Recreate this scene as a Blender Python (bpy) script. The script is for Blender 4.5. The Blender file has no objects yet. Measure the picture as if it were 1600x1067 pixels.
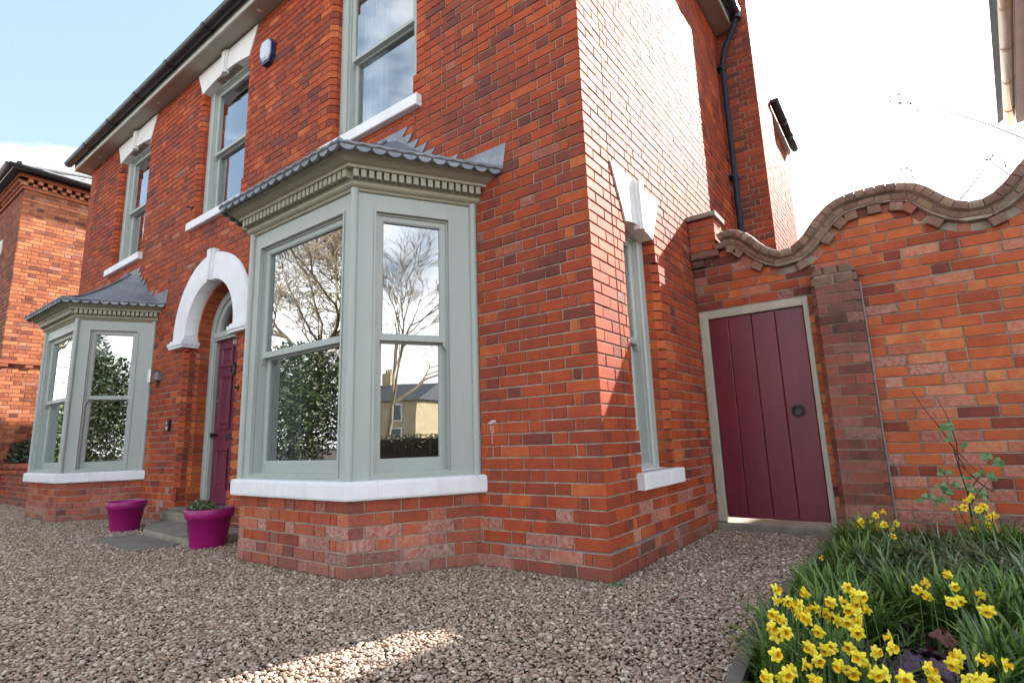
import bpy, bmesh, math, random
from math import sin, cos, pi, sqrt, radians, atan2
from mathutils import Vector, Matrix, noise
random.seed(7)
S = bpy.context.scene
COL = S.collection

# ------------------------------------------------------------------ camera
CAM = Vector((1.4472, -2.8281, 0.7809))
RX = Vector((0.80377092, 0.59406735, -0.03219153))
DN = Vector((-0.13297062, 0.12664185, -0.98299576))
FW = Vector((-0.57988889, 0.79438393, 0.18078454))
FPX = 842.86
cd = bpy.data.cameras.new('camera'); cam = bpy.data.objects.new('camera', cd); COL.objects.link(cam)
cd.sensor_width = 36; cd.lens = FPX / 1600 * 36; cd.clip_start = 0.05; cd.clip_end = 2000
m = Matrix((( RX.x, -DN.x, -FW.x, CAM.x), (RX.y, -DN.y, -FW.y, CAM.y), (RX.z, -DN.z, -FW.z, CAM.z), (0, 0, 0, 1)))
cam.matrix_world = m
S.camera = cam
def proj(p):
    r = Vector(p) - CAM; z = FW.dot(r)
    if z < .05: return None
    return 800 + FPX * RX.dot(r) / z, 533.5 + FPX * DN.dot(r) / z, z

# ------------------------------------------------------------------ sun, sky, exposure
SD = Vector((.33, 1.0, .755)).normalized()
EL = math.asin(SD.z)
AZ = atan2(SD.x, SD.y)
sl = bpy.data.lights.new('sun', 'SUN'); sl.energy = 2.6; sl.angle = radians(.5); sl.color = (1, .94, .85)
so = bpy.data.objects.new('sun', sl); COL.objects.link(so)
so.rotation_euler = SD.to_track_quat('Z', 'Y').to_euler()
W = bpy.data.worlds.new('World'); S.world = W; W.use_nodes = True
nt = W.node_tree; nt.nodes.clear()
def N(nt, t, **k):
    n = nt.nodes.new(t)
    for a, b in k.items(): setattr(n, a, b)
    return n
sky = N(nt, 'ShaderNodeTexSky', sky_type='NISHITA', sun_disc=False, sun_elevation=EL, sun_rotation=AZ)
sky.dust_density = 1.6; sky.air_density = 1.0; sky.ozone_density = 1.2
SKY = .15
tc = N(nt, 'ShaderNodeTexCoord')
L = nt.links.new
def wmath(op, a, b=0., clamp=False):
    q = N(nt, 'ShaderNodeMath', operation=op); q.use_clamp = clamp
    for i, v in enumerate((a, b)):
        if isinstance(v, (int, float)): q.inputs[i].default_value = v
        else: L(v, q.inputs[i])
    return q.outputs[0]
mp = N(nt, 'ShaderNodeMapping'); mp.inputs['Scale'].default_value = (1, 1, 1.9); mp.inputs['Location'].default_value = (3.1, .4, 1.7)
nz = N(nt, 'ShaderNodeTexNoise'); nz.inputs['Scale'].default_value = 2.1; nz.inputs['Detail'].default_value = 9; nz.inputs['Roughness'].default_value = .5
sx = N(nt, 'ShaderNodeSeparateXYZ'); L(tc.outputs['Generated'], sx.inputs[0]); L(tc.outputs['Generated'], mp.inputs[0]); L(mp.outputs[0], nz.inputs['Vector'])
# soft cloud: a bank round the low sky, thin scattered patches above it
bias = wmath('MULTIPLY', wmath('SUBTRACT', .38, sx.outputs['Z']), 1.3)
bias = wmath('MAXIMUM', bias, -.05)
cloud = wmath('MULTIPLY', wmath('SUBTRACT', wmath('ADD', nz.outputs[0], bias), .50), 4.5, True)
hz = N(nt, 'ShaderNodeMixRGB'); hz.inputs[0].default_value = .82; hz.inputs[2].default_value = (.37, .46, .50, 1)
mx = N(nt, 'ShaderNodeMixRGB'); bgn = N(nt, 'ShaderNodeBackground'); wo = N(nt, 'ShaderNodeOutputWorld')
mx.inputs[2].default_value = (3.9, 3.85, 3.8, 1)
L(sky.outputs[0], hz.inputs[1]); L(cloud, mx.inputs[0]); L(hz.outputs[0], mx.inputs[1]); L(mx.outputs[0], bgn.inputs[0]); L(bgn.outputs[0], wo.inputs[0])
bgn.inputs[1].default_value = SKY
V = S.view_settings; S.display_settings.display_device = 'sRGB'
V.view_transform = 'Standard'; V.look = 'None'; V.gamma = 1; V.use_curve_mapping = False
V.exposure = 3.02
S.render.engine = 'CYCLES'
S.render.resolution_x = 1024; S.render.resolution_y = 682

# ------------------------------------------------------------------ materials
class Mat:
    def __init__(s, name, rough=.6, spec=.5):
        s.m = bpy.data.materials.new(name); s.m.use_nodes = True; s.t = s.m.node_tree
        s.b = s.t.nodes['Principled BSDF']; s.b.inputs['Roughness'].default_value = rough
        s.b.inputs['Specular IOR Level'].default_value = spec
    def n(s, t, **k): return N(s.t, t, **k)
    def l(s, a, b): s.t.links.new(a, b)
    def pos(s): return s.n('ShaderNodeNewGeometry').outputs['Position']
    def noise(s, scale, detail=4, rough=.55, vec=None, stretch=None):
        v = vec or s.pos()
        if stretch:
            mpn = s.n('ShaderNodeMapping'); mpn.inputs['Scale'].default_value = stretch; s.l(v, mpn.inputs[0]); v = mpn.outputs[0]
        q = s.n('ShaderNodeTexNoise'); q.inputs['Scale'].default_value = scale; q.inputs['Detail'].default_value = detail
        q.inputs['Roughness'].default_value = rough; s.l(v, q.inputs['Vector']); return q.outputs[0]
    def ramp(s, fac, stops):
        r = s.n('ShaderNodeValToRGB'); e = r.color_ramp.elements
        e[0].position, e[0].color = stops[0][0], (*stops[0][1], 1); e[1].position, e[1].color = stops[-1][0], (*stops[-1][1], 1)
        for p, c in stops[1:-1]:
            x = e.new(p); x.color = (*c, 1)
        s.l(fac, r.inputs[0]); return r.outputs[0]
    def mix(s, fac, a, b, mode='MIX'):
        q = s.n('ShaderNodeMixRGB', blend_type=mode)
        for i, v in enumerate((fac, a, b)):
            if isinstance(v, (int, float)): q.inputs[i].default_value = v
            elif isinstance(v, tuple): q.inputs[i].default_value = (*v, 1)
            else: s.l(v, q.inputs[i])
        return q.outputs[0]
    def math(s, op, a, b=0.0):
        q = s.n('ShaderNodeMath', operation=op)
        for i, v in enumerate((a, b)):
            if isinstance(v, (int, float)): q.inputs[i].default_value = v
            else: s.l(v, q.inputs[i])
        return q.outputs[0]
    def attr(s, name): return s.n('ShaderNodeAttribute', attribute_name=name).outputs['Fac']
    def col(s, c):
        if isinstance(c, tuple): s.b.inputs['Base Color'].default_value = (*c, 1)
        else: s.l(c, s.b.inputs['Base Color'])
    def bump(s, h, strength=.3, dist=.01):
        q = s.n('ShaderNodeBump'); q.inputs['Strength'].default_value = strength; q.inputs['Distance'].default_value = dist
        s.l(h, q.inputs['Height']); s.l(q.outputs[0], s.b.inputs['Normal'])

def brick_mat(name, stops, palec=(.50, .33, .28), soot=0.25):
    M_ = Mat(name, .72, .17)
    t = M_.attr('tone')
    mott = M_.noise(9, 6, .65)
    drift = M_.noise(1.7, 5, .7)
    t1 = M_.math('ADD', t, M_.math('MULTIPLY', M_.math('SUBTRACT', drift, .5), .9))
    t2 = M_.math('ADD', t1, M_.math('MULTIPLY', M_.math('SUBTRACT', mott, .5), .85))
    c = M_.ramp(t2, stops)
    fine = M_.noise(160, 3, .7)
    c = M_.mix(.55, c, M_.ramp(fine, [(.3, (.55, .55, .55)), (.5, (1, 1, 1)), (.72, (1.25, 1.25, 1.25))]), 'MULTIPLY')
    # old dark weather stains and pale salts with their own shape
    st = M_.noise(2.3, 6, .7)
    c = M_.mix(M_.math('MULTIPLY', M_.ramp(st, [(.5, (0, 0, 0)), (.68, (1, 1, 1))]), soot), c, (.13, .055, .045))
    pn = M_.noise(38, 4, .75)
    pf = M_.math('MULTIPLY', M_.attr('pale'), M_.ramp(pn, [(.38, (.15, .15, .15)), (.6, (1, 1, 1))]))
    c = M_.mix(pf, c, palec)
    # lime runs: thin pale streaks down the face
    rn = M_.ramp(M_.noise(1.0, 6, .7, stretch=(13, 13, 1.6)), [(.60, (0, 0, 0)), (.74, (1, 1, 1))])
    c = M_.mix(M_.math('MULTIPLY', M_.math('MULTIPLY', rn, M_.ramp(M_.noise(1.1, 3, .6), [(.45, (0, 0, 0)), (.62, (1, 1, 1))])), .38), c, (.46, .30, .25))
    # splash dirt along the foot of the wall
    sz = M_.n('ShaderNodeSeparateXYZ'); M_.l(M_.pos(), sz.inputs[0])
    ft = M_.math('ADD', sz.outputs['Z'], M_.math('MULTIPLY', M_.math('SUBTRACT', M_.noise(5, 5, .7), .5), .45))
    c = M_.mix(M_.math('MULTIPLY', M_.ramp(ft, [(.02, (1, 1, 1)), (.20, (0, 0, 0))]), .45), c, (.15, .10, .085))
    # chipped and pitted spots
    ch = M_.ramp(M_.noise(55, 5, .8), [(.66, (0, 0, 0)), (.72, (1, 1, 1))])
    c = M_.mix(M_.math('MULTIPLY', ch, .5), c, (.12, .05, .04))
    M_.col(c)
    M_.bump(M_.math('ADD', M_.noise(70, 5, .7), M_.math('MULTIPLY', fine, .4)), .55, .004)
    return M_.m
MB_ = brick_mat('red_brick', [(0, (.13, .042, .034)), (.25, (.21, .050, .032)), (.5, (.32, .058, .025)), (.78, (.42, .086, .030)), (1, (.50, .14, .045))])
MBG = brick_mat('garden_wall_brick', [(0, (.13, .044, .034)), (.25, (.24, .052, .030)), (.5, (.37, .080, .034)), (.8, (.48, .125, .045)), (1, (.54, .21, .08))], soot=.35)
MBN = brick_mat('neighbour_brick', [(0, (.14, .05, .038)), (.3, (.28, .085, .045)), (.6, (.38, .125, .06)), (1, (.47, .19, .09))], soot=.15)
MBB = brick_mat('buttress_brick', [(0, (.08, .042, .035)), (.3, (.17, .062, .046)), (.6, (.27, .085, .055)), (1, (.38, .13, .07))], (.36, .22, .18), .55)
MST = brick_mat('weathered_brick', [(0, (.08, .048, .038)), (.4, (.16, .09, .066)), (.8, (.25, .14, .10)), (1, (.27, .19, .11))], (.30, .28, .21), .35)

def simple(name, c, c2=None, rough=.6, spec=.5, scale=8, bs=.15, bscale=40, bdist=.004, metal=0):
    M_ = Mat(name, rough, spec)
    if c2 is None: c2 = tuple(x * .8 for x in c)
    M_.col(M_.ramp(M_.noise(scale, 6, .6), [(.3, c2), (.7, c)]))
    M_.b.inputs['Metallic'].default_value = metal
    if bs: M_.bump(M_.noise(bscale, 4, .6), bs, bdist)
    return M_.m
MORT = simple('mortar', (.44, .37, .30), (.22, .17, .14), .95, .2, 14, .5, 90)
MORTG = simple('garden_wall_mortar', (.38, .33, .26), (.17, .13, .10), .95, .2, 6, .5, 90)
MORTN = simple('neighbour_mortar', (.34, .20, .14), (.24, .13, .09), .95, .2, 10, .3, 90)
CEM = simple('cement', (.30, .28, .25), (.2, .18, .16), .95, .2, 20, .4, 60)
SAGE = simple('sage_paint', (.385, .425, .395), (.36, .40, .37), .42, .5, 3, .06, 25)
def painted(name, c1, c2, grime, k=.22, rough=.42):
    M_ = Mat(name, rough, .45)
    base = M_.ramp(M_.noise(3, 5, .6), [(.3, c2), (.7, c1)])
    st = M_.ramp(M_.noise(1.0, 6, .7, stretch=(16, 16, 1.1)), [(.52, (0, 0, 0)), (.75, (1, 1, 1))])
    sp = M_.ramp(M_.noise(60, 4, .75), [(.66, (0, 0, 0)), (.76, (1, 1, 1))])
    M_.col(M_.mix(M_.math('MULTIPLY', M_.math('MAXIMUM', st, sp), k), base, grime))
    M_.bump(M_.noise(1.0, 6, .6, stretch=(40, 40, 5)), .12, .002); return M_.m
SAGE = painted('sage_wood_paint', (.385, .425, .395), (.355, .395, .368), (.22, .235, .20))
SAGE2 = simple('cornice_paint', (.345, .325, .24), (.30, .285, .21), .5, .5, 5, .08, 25)
def white_paint():
    M_ = Mat('white_paint', .55, .4)
    base = M_.ramp(M_.noise(5, 5, .6), [(.3, (.70, .71, .74)), (.7, (.80, .81, .83))])
    dirt = M_.ramp(M_.noise(28, 6, .75), [(.62, (0, 0, 0)), (.74, (1, 1, 1))])
    drip = M_.ramp(M_.noise(1.0, 6, .7, stretch=(22, 22, 1.5)), [(.53, (0, 0, 0)), (.75, (1, 1, 1))])
    M_.col(M_.mix(M_.math('MULTIPLY', drip, .30), M_.mix(M_.math('MULTIPLY', dirt, .45), base, (.42, .36, .30)), (.45, .44, .40)))
    M_.bump(M_.noise(45, 5, .6), .35, .004)
    return M_.m
WHITE = white_paint()
STONEW = simple('white_stone', (.76, .76, .76), (.68, .68, .66), .7, .3, 6, .2, 60)
def lead():
    M_ = Mat('lead_sheet', .5, .5)
    c = M_.ramp(M_.noise(7, 7, .7), [(.25, (.12, .13, .155)), (.5, (.19, .205, .235)), (.75, (.30, .32, .35))])
    M_.col(c); M_.b.inputs['Metallic'].default_value = .35
    M_.bump(M_.noise(16, 4, .5), .25, .012); return M_.m
LEAD = lead()
BLACKP = simple('black_plastic', (.022, .022, .028), (.014, .014, .018), .38, .5, 5, .03)
PIPE = simple('dark_blue_pipe', (.018, .025, .045), (.012, .018, .03), .6, .25, 5, .03)
BURG = None
def paint_door(name, c1, c2):
    M_ = Mat(name, .36, .5)
    base = M_.ramp(M_.noise(2.2, 5, .6), [(.3, c2), (.7, c1)])
    gr = M_.ramp(M_.noise(1.0, 7, .7, stretch=(34, 34, 1.6)), [(.35, (.72, .72, .72)), (.65, (1.15, 1.15, 1.15))])
    M_.col(M_.mix(.6, base, gr, 'MULTIPLY'))
    M_.bump(M_.noise(1.0, 7, .65, stretch=(60, 60, 2)), .35, .002); return M_.m
BURG = paint_door('burgundy_gate_paint', (.165, .018, .036), (.115, .013, .028))
PLUM = paint_door('plum_door_paint', (.15, .018, .050), (.11, .014, .040))
MAG = simple('magenta_plastic', (.33, .004, .15), (.27, .004, .12), .45, .5, 4, .05, 70)
SOIL = simple('soil', (.045, .032, .022), (.015, .011, .008), 1, .1, 22, 1.0, 60, .02)
STONE = simple('sandstone', (.30, .265, .21), (.16, .145, .115), .85, .3, 7, .5, 50, .006)
STONE2 = simple('grey_stone', (.23, .21, .18), (.13, .12, .10), .9, .3, 5, .5, 60, .006)
SLATE = simple('slate', (.10, .105, .115), (.05, .052, .06), .6, .5, 3, .3, 20)
CREAM = simple('cream_plaster', (.55, .50, .42), None, .9, .2, 3, 0)
FLOORM = simple('dark_floor', (.10, .06, .04), None, .5, .4, 4, 0)
BEIGE = simple('beige_plastic', (.45, .35, .24), (.38, .30, .21), .4, .5, 6, .03)
STEEL = simple('steel', (.5, .5, .48), None, .3, .5, 6, .05, metal=.9)
BRASS = simple('brass', (.35, .22, .08), None, .35, .5, 6, .05, metal=.9)
def glass_mat():
    m_ = bpy.data.materials.new('window_glass'); m_.use_nodes = True; t = m_.node_tree; t.nodes.clear()
    o = N(t, 'ShaderNodeOutputMaterial'); mxs = N(t, 'ShaderNodeMixShader'); g = N(t, 'ShaderNodeBsdfGlossy'); tr = N(t, 'ShaderNodeBsdfTransparent')
    g.inputs['Roughness'].default_value = .002; g.inputs['Color'].default_value = (.93, .97, 1, 1); tr.inputs['Color'].default_value = (.80, .84, .82, 1)
    fr = N(t, 'ShaderNodeFresnel'); fr.inputs[0].default_value = 1.6
    ma = N(t, 'ShaderNodeMath', operation='MULTIPLY_ADD'); ma.inputs[1].default_value = 1.4; ma.inputs[2].default_value = .26; ma.use_clamp = True
    t.links.new(fr.outputs[0], ma.inputs[0]); t.links.new(ma.outputs[0], mxs.inputs[0]); t.links.new(tr.outputs[0], mxs.inputs[1]); t.links.new(g.outputs[0], mxs.inputs[2])
    bp = N(t, 'ShaderNodeBump'); bp.inputs['Strength'].default_value = .10; bp.inputs['Distance'].default_value = .01
    ns = N(t, 'ShaderNodeTexNoise'); ns.inputs['Scale'].default_value = 2.2; ns.inputs['Detail'].default_value = 1
    ge = N(t, 'ShaderNodeNewGeometry'); t.links.new(ge.outputs['Position'], ns.inputs['Vector']); t.links.new(ns.outputs[0], bp.inputs['Height']); t.links.new(bp.outputs[0], g.inputs['Normal'])
    t.links.new(mxs.outputs[0], o.inputs[0]); return m_
GLASS = glass_mat()

# ------------------------------------------------------------------ mesh helpers
class MB:
    def __init__(s): s.v = []; s.f = []; s.m = []; s.t = []; s.p = []; s.sm = []
    def face(s, pts, mi=0, tone=.5, pale=0.0, smooth=False):
        n = len(s.v); s.v += [tuple(p) for p in pts]; s.f.append(list(range(n, n + len(pts)))); s.m.append(mi); s.t.append(tone); s.p.append(pale); s.sm.append(smooth)
    def mesh(s, vs, fs, mi=0, tone=.5, pale=0.0, smooth=False):
        n = len(s.v); s.v += [tuple(p) for p in vs]
        for f in fs: s.f.append([n + i for i in f]); s.m.append(mi); s.t.append(tone); s.p.append(pale); s.sm.append(smooth)
    def build(s, name, mats, parent=None, origin=None, fix=False, attrs=True):
        if not isinstance(mats, (list, tuple)): mats = [mats]
        o_ = Vector(origin) if origin is not None else None
        vs = s.v if o_ is None else [(a - o_.x, b - o_.y, c - o_.z) for a, b, c in s.v]
        me = bpy.data.meshes.new(name); me.from_pydata(vs, [], s.f)
        for mm in mats: me.materials.append(mm)
        me.polygons.foreach_set('material_index', s.m)
        me.polygons.foreach_set('use_smooth', s.sm)
        if attrs:
            a = me.attributes.new('tone', 'FLOAT', 'FACE'); a.data.foreach_set('value', s.t)
            a = me.attributes.new('pale', 'FLOAT', 'FACE'); a.data.foreach_set('value', s.p)
        if fix:
            bm = bmesh.new(); bm.from_mesh(me); bmesh.ops.remove_doubles(bm, verts=bm.verts, dist=1e-5); bmesh.ops.recalc_face_normals(bm, faces=bm.faces); bm.to_mesh(me); bm.free()
        me.update()
        ob = bpy.data.objects.new(name, me); COL.objects.link(ob)
        if parent is not None: ob.parent = parent
        if o_ is not None:
            ob.location = o_ - (Vector(parent.get('wloc', (0, 0, 0))) if parent is not None else Vector())
            ob['wloc'] = tuple(o_)
        elif parent is not None:
            ob.location = -Vector(parent.get('wloc', (0, 0, 0)))
        return ob
def thing(name, label, cat, loc=(0, 0, 0), group=None):
    o = bpy.data.objects.new(name, None); COL.objects.link(o); o.location = loc; o.empty_display_size = .1
    o['label'] = label; o['category'] = cat; o['wloc'] = tuple(loc)
    if group: o['group'] = group
    return o
def tag(o, label=None, cat=None, group=None, kind=None):
    if label: o['label'] = label
    if cat: o['category'] = cat
    if group: o['group'] = group
    if kind: o['kind'] = kind
    return o
class F:  # a wall frame: u along, z up, w outwards
    def __init__(s, o, u, n): s.o = Vector(o); s.u = Vector(u).normalized(); s.n = Vector(n).normalized()
    def __call__(s, u, z, w=0.0): return s.o + s.u * u + Vector((0, 0, z)) + s.n * w
FAC = F((0, 0, 0), (1, 0, 0), (0, -1, 0))
SID = F((0, 0, 0), (0, 1, 0), (1, 0, 0))
GAR = F((0, 2.0, 0), (1, 0, 0), (0, -1, 0))

def box(mb, fr, u0, u1, z0, z1, w0, w1, mi=0, tone=.5, pale=0., bev=0.0):
    P = lambda u, z, w: fr(u, z, w)
    if bev <= 0:
        vs = [P(u, z, w) for w in (w0, w1) for z in (z0, z1) for u in (u0, u1)]
        fs = [(0, 2, 3, 1), (4, 5, 7, 6), (0, 1, 5, 4), (2, 6, 7, 3), (0, 4, 6, 2), (1, 3, 7, 5)]
        mb.mesh(vs, fs, mi, tone, pale); return
    b = bev
    # front-bevelled box (front = w1)
    O = [(u0, z0), (u1, z0), (u1, z1), (u0, z1)]; I = [(u0 + b, z0 + b), (u1 - b, z0 + b), (u1 - b, z1 - b), (u0 + b, z1 - b)]
    vs = [P(u, z, w0) for u, z in O] + [P(u, z, w1 - b) for u, z in O] + [P(u, z, w1) for u, z in I]
    fs = [(3, 2, 1, 0), (8, 9, 10, 11)]
    for i in range(4):
        j = (i + 1) % 4; fs += [(i, j, 4 + j, 4 + i), (4 + i, 4 + j, 8 + j, 8 + i)]
    mb.mesh(vs, fs, mi, tone, pale)
def prism(mb, pts, fr, w0, w1, bev=0., mi=0, tone=.5, pale=0., smooth=False):
    n = len(pts)
    if bev > 0:
        cx = sum(p[0] for p in pts) / n; cz = sum(p[1] for p in pts) / n
        def ins(p):
            d = Vector((p[0] - cx, p[1] - cz)); l = d.length or 1; return (p[0] - d.x / l * bev * 1.3, p[1] - d.y / l * bev * 1.3)
        vs = [fr(u, z, w0) for u, z in pts] + [fr(u, z, w1 - bev) for u, z in pts] + [fr(*ins(p), w1) for p in pts]
        fs = [tuple(range(n - 1, -1, -1)), tuple(range(2 * n, 3 * n))]
        for i in range(n):
            j = (i + 1) % n; fs += [(i, j, n + j, n + i), (n + i, n + j, 2 * n + j, 2 * n + i)]
    else:
        vs = [fr(u, z, w0) for u, z in pts] + [fr(u, z, w1) for u, z in pts]
        fs = [tuple(range(n - 1, -1, -1)), tuple(range(n, 2 * n))] + [(i, (i + 1) % n, n + (i + 1) % n, n + i) for i in range(n)]
    mb.mesh(vs, fs, mi, tone, pale, smooth)
def planprism(mb, pts, z0, z1, mi=0, tone=.5, pale=0., bev=0.):
    n = len(pts); c = sum((Vector(p) for p in pts), Vector((0, 0))) / n
    q = [Vector(p) for p in pts]
    if bev:
        i_ = [p - (p - c).normalized() * bev for p in q]
        rings = [(i_, z0), (q, z0 + bev), (q, z1 - bev), (i_, z1)]
    else: rings = [(q, z0), (q, z1)]
    vs = [(p.x, p.y, z) for r, z in rings for p in r]; fs = [tuple(range(n - 1, -1, -1)), tuple(range((len(rings) - 1) * n, len(rings) * n))]
    for k in range(len(rings) - 1):
        for i in range(n):
            j = (i + 1) % n; fs.append((k * n + i, k * n + j, (k + 1) * n + j, (k + 1) * n + i))
    mb.mesh(vs, fs, mi, tone, pale)
def tube(mb, pts, r, n=8, mi=0, smooth=True, cap=True, r1=None, tone=.5):
    pts = [Vector(p) for p in pts]; k = len(pts); rings = []
    up = Vector((.13, .21, .97))
    for i, p in enumerate(pts):
        d = (pts[min(i + 1, k - 1)] - pts[max(i - 1, 0)]).normalized()
        a = d.cross(up); a = a.normalized() if a.length > .02 else d.cross(Vector((1, 0, 0))).normalized(); b = d.cross(a)
        rr = r if r1 is None else r + (r1 - r) * i / max(1, k - 1)
        rings.append([p + (a * cos(2 * pi * j / n) + b * sin(2 * pi * j / n)) * rr for j in range(n)])
    vs = [p for rg in rings for p in rg]; fs = []
    for i in range(k - 1):
        for j in range(n):
            q = (j + 1) % n; fs.append((i * n + j, i * n + q, (i + 1) * n + q, (i + 1) * n + j))
    mb.mesh(vs, fs, mi, tone, 0, smooth)
    if cap:
        for rg in (rings[0][::-1], rings[-1]): mb.face(rg, mi, tone, 0, False)
def lathe(mb, prof, c, n=32, mi=0, smooth=True):
    vs = [(c[0] + r * cos(2 * pi * j / n), c[1] + r * sin(2 * pi * j / n), c[2] + z) for r, z in prof for j in range(n)]
    fs = []
    for i in range(len(prof) - 1):
        for j in range(n):
            q = (j + 1) % n; fs.append((i * n + j, i * n + q, (i + 1) * n + q, (i + 1) * n + j))
    mb.mesh(vs, fs, mi, .5, 0, smooth)
def sheet_with_holes(name, fr, outer, holes, w0, w1, mat, parent):
    """a slab with holes cut in it (outline and holes in u,z), from w0 (back) to w1 (front)"""
    bm = bmesh.new(); loops = [outer] + holes; es = []; vv = []
    for lp in loops:
        vs = [bm.verts.new(fr(u, z, w1)) for u, z in lp]; vv.append(vs)
        for i in range(len(vs)): es.append(bm.edges.new((vs[i], vs[(i + 1) % len(vs)])))
    bmesh.ops.triangle_fill(bm, use_beauty=True, use_dissolve=False, edges=es, normal=fr.n)
    fr_faces = list(bm.faces)
    bm.verts.ensure_lookup_table()
    back = {}
    for v in list(bm.verts): back[v] = bm.verts.new(v.co + fr.n * (w0 - w1))
    for f in fr_faces: bm.faces.new([back[v] for v in reversed(f.verts)])
    for vs in vv:
        for i in range(len(vs)):
            a, b = vs[i], vs[(i + 1) % len(vs)]
            bm.faces.new((a, b, back[b], back[a]))
    bmesh.ops.recalc_face_normals(bm, faces=bm.faces)
    me = bpy.data.meshes.new(name); bm.to_mesh(me); bm.free(); me.materials.append(mat)
    ob = bpy.data.objects.new(name, me); COL.objects.link(ob); ob.parent = parent; ob.location = -Vector(parent.get('wloc', (0, 0, 0)))
    return ob
def ring(mb, fr, o, i, w0, w1, mi=0, lip=0.0, liph=0.0):
    """rectangular picture-frame moulding; o,i = (u0,u1,z0,z1)"""
    O = [(o[0], o[2]), (o[1], o[2]), (o[1], o[3]), (o[0], o[3])]; I = [(i[0], i[2]), (i[1], i[2]), (i[1], i[3]), (i[0], i[3])]
    sg = [(1, 1), (-1, 1), (-1, -1), (1, -1)]
    Lp = [(u - a * lip, z - b * lip) for (u, z), (a, b) in zip(I, sg)]
    rings = [[fr(u, z, w0) for u, z in O], [fr(u, z, w1) for u, z in O]]
    if lip: rings += [[fr(u, z, w1) for u, z in Lp], [fr(u, z, w1 - liph) for u, z in I]]
    else: rings += [[fr(u, z, w1) for u, z in I]]
    rings += [[fr(u, z, w0) for u, z in I]]
    vs = [p for r in rings for p in r]; n = len(rings); fs = []
    for k in range(n):
        for j in range(4):
            q = (j + 1) % 4; k2 = (k + 1) % n; fs.append((k * 4 + j, k * 4 + q, k2 * 4 + q, k2 * 4 + j))
    mb.mesh(vs, fs, mi)

# ------------------------------------------------------------------ brick laying
K = .075; MJ = .0095
class BrickSet:
    def __init__(s): s.items = []          # (score, MB)
    def add(s, mb, c, size):
        p = proj(c)
        sc_ = 0
        if p and -60 < p[0] < 1660 and -60 < p[1] < 1127: sc_ = size / p[2]
        s.items.append((sc_, mb, c))
    def build(s, parent, mat, limit=295, minscore=0):
        s.items.sort(key=lambda t: -t[0])
        for sc_, mb, c in s.items[:limit]:
            mb.build('brick', mat, parent, origin=c)
        rest = MB()
        for sc_, mb, c in s.items[limit:]:
            n = len(rest.v); rest.v += mb.v
            rest.f += [[n + i for i in f] for f in mb.f]; rest.m += mb.m; rest.t += mb.t; rest.p += mb.p; rest.sm += mb.sm
        if rest.v:
            o = rest.build('brickwork', mat, parent, origin=parent.get('wloc', (0, 0, 0))); o['kind'] = 'stuff'; return o
def one_brick(bs, fr, u0, u1, z0, z1, depth, tone, pale, w=0.0, L0=None, L1=None, chd=.045):
    """L0/L1: None plain, 'c' splayed arris on that end"""
    mb = MB(); j = lambda a=.0012: random.uniform(-a, a)
    w1 = w + j(.0015); tone = min(1, max(0, tone)); b = .0028
    mbz0, mbz1 = z0 + j(), z1 + j(); a0, a1 = u0 + (j() if L0 is None else 0), u1 + (j() if L1 is None else 0)
    if L0 == 'c' or L1 == 'c':
        pl = []
        pl += [(a0, w1 - chd), (a0 + chd, w1)] if L0 == 'c' else [(a0, w1)]
        pl += [(a1 - chd, w1), (a1, w1 - chd)] if L1 == 'c' else [(a1, w1)]
        pl += [(a1, w1 - depth), (a0, w1 - depth)]
        n = len(pl)
        vs = [fr(u, mbz0, ww) for u, ww in pl] + [fr(u, mbz1, ww) for u, ww in pl]
        fs = [tuple(range(n)), tuple(range(2 * n - 1, n - 1, -1))] + [(i, n + i, n + (i + 1) % n, (i + 1) % n) for i in range(n)]
        mb.mesh(vs, fs, 0, tone, pale)
    else:
        # slight irregular outline: corners jittered, front arris rounded
        O = [(a0 + j(.0008), mbz0 + j(.0008)), (a1 + j(.0008), mbz0 + j(.0008)), (a1 + j(.0008), mbz1 + j(.0008)), (a0 + j(.0008), mbz1 + j(.0008))]
        I = [(O[0][0] + b, O[0][1] + b), (O[1][0] - b, O[1][1] + b), (O[2][0] - b, O[2][1] - b), (O[3][0] + b, O[3][1] - b)]
        vs = [fr(u, z, w1 - depth) for u, z in O] + [fr(u, z, w1 - b) for u, z in O] + [fr(u, z, w1) for u, z in I]
        fs = [(8, 9, 10, 11)]
        for i in range(4):
            q = (i + 1) % 4; fs += [(i, q, 4 + q, 4 + i), (4 + i, 4 + q, 8 + q, 8 + i)]
        mb.mesh(vs, fs, 0, tone, pale)
    c = fr((u0 + u1) / 2, (z0 + z1) / 2, w)
    p0 = fr.n.dot((CAM - c).normalized())
    bs.add(mb, tuple(c), max(.02, p0) * (u1 - u0) + .02)
def flemish(row, phase=0.0):
    """cuts of one course measured from the quoin (0): list of lengths"""
    S_, H_ = .2155, .1030
    if row % 2 == 0: pat = [S_, H_]; start = []
    else: start = [H_, .0515]; pat = [S_, H_]
    return start, pat
def gardenbond(row):
    st = [random.choice((.1030, .2155, .06, .16))]
    return st, [random.choice((.2155, .2155, .2155, .1030, .2155, .1030, .2155)) for _ in range(40)]
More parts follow.
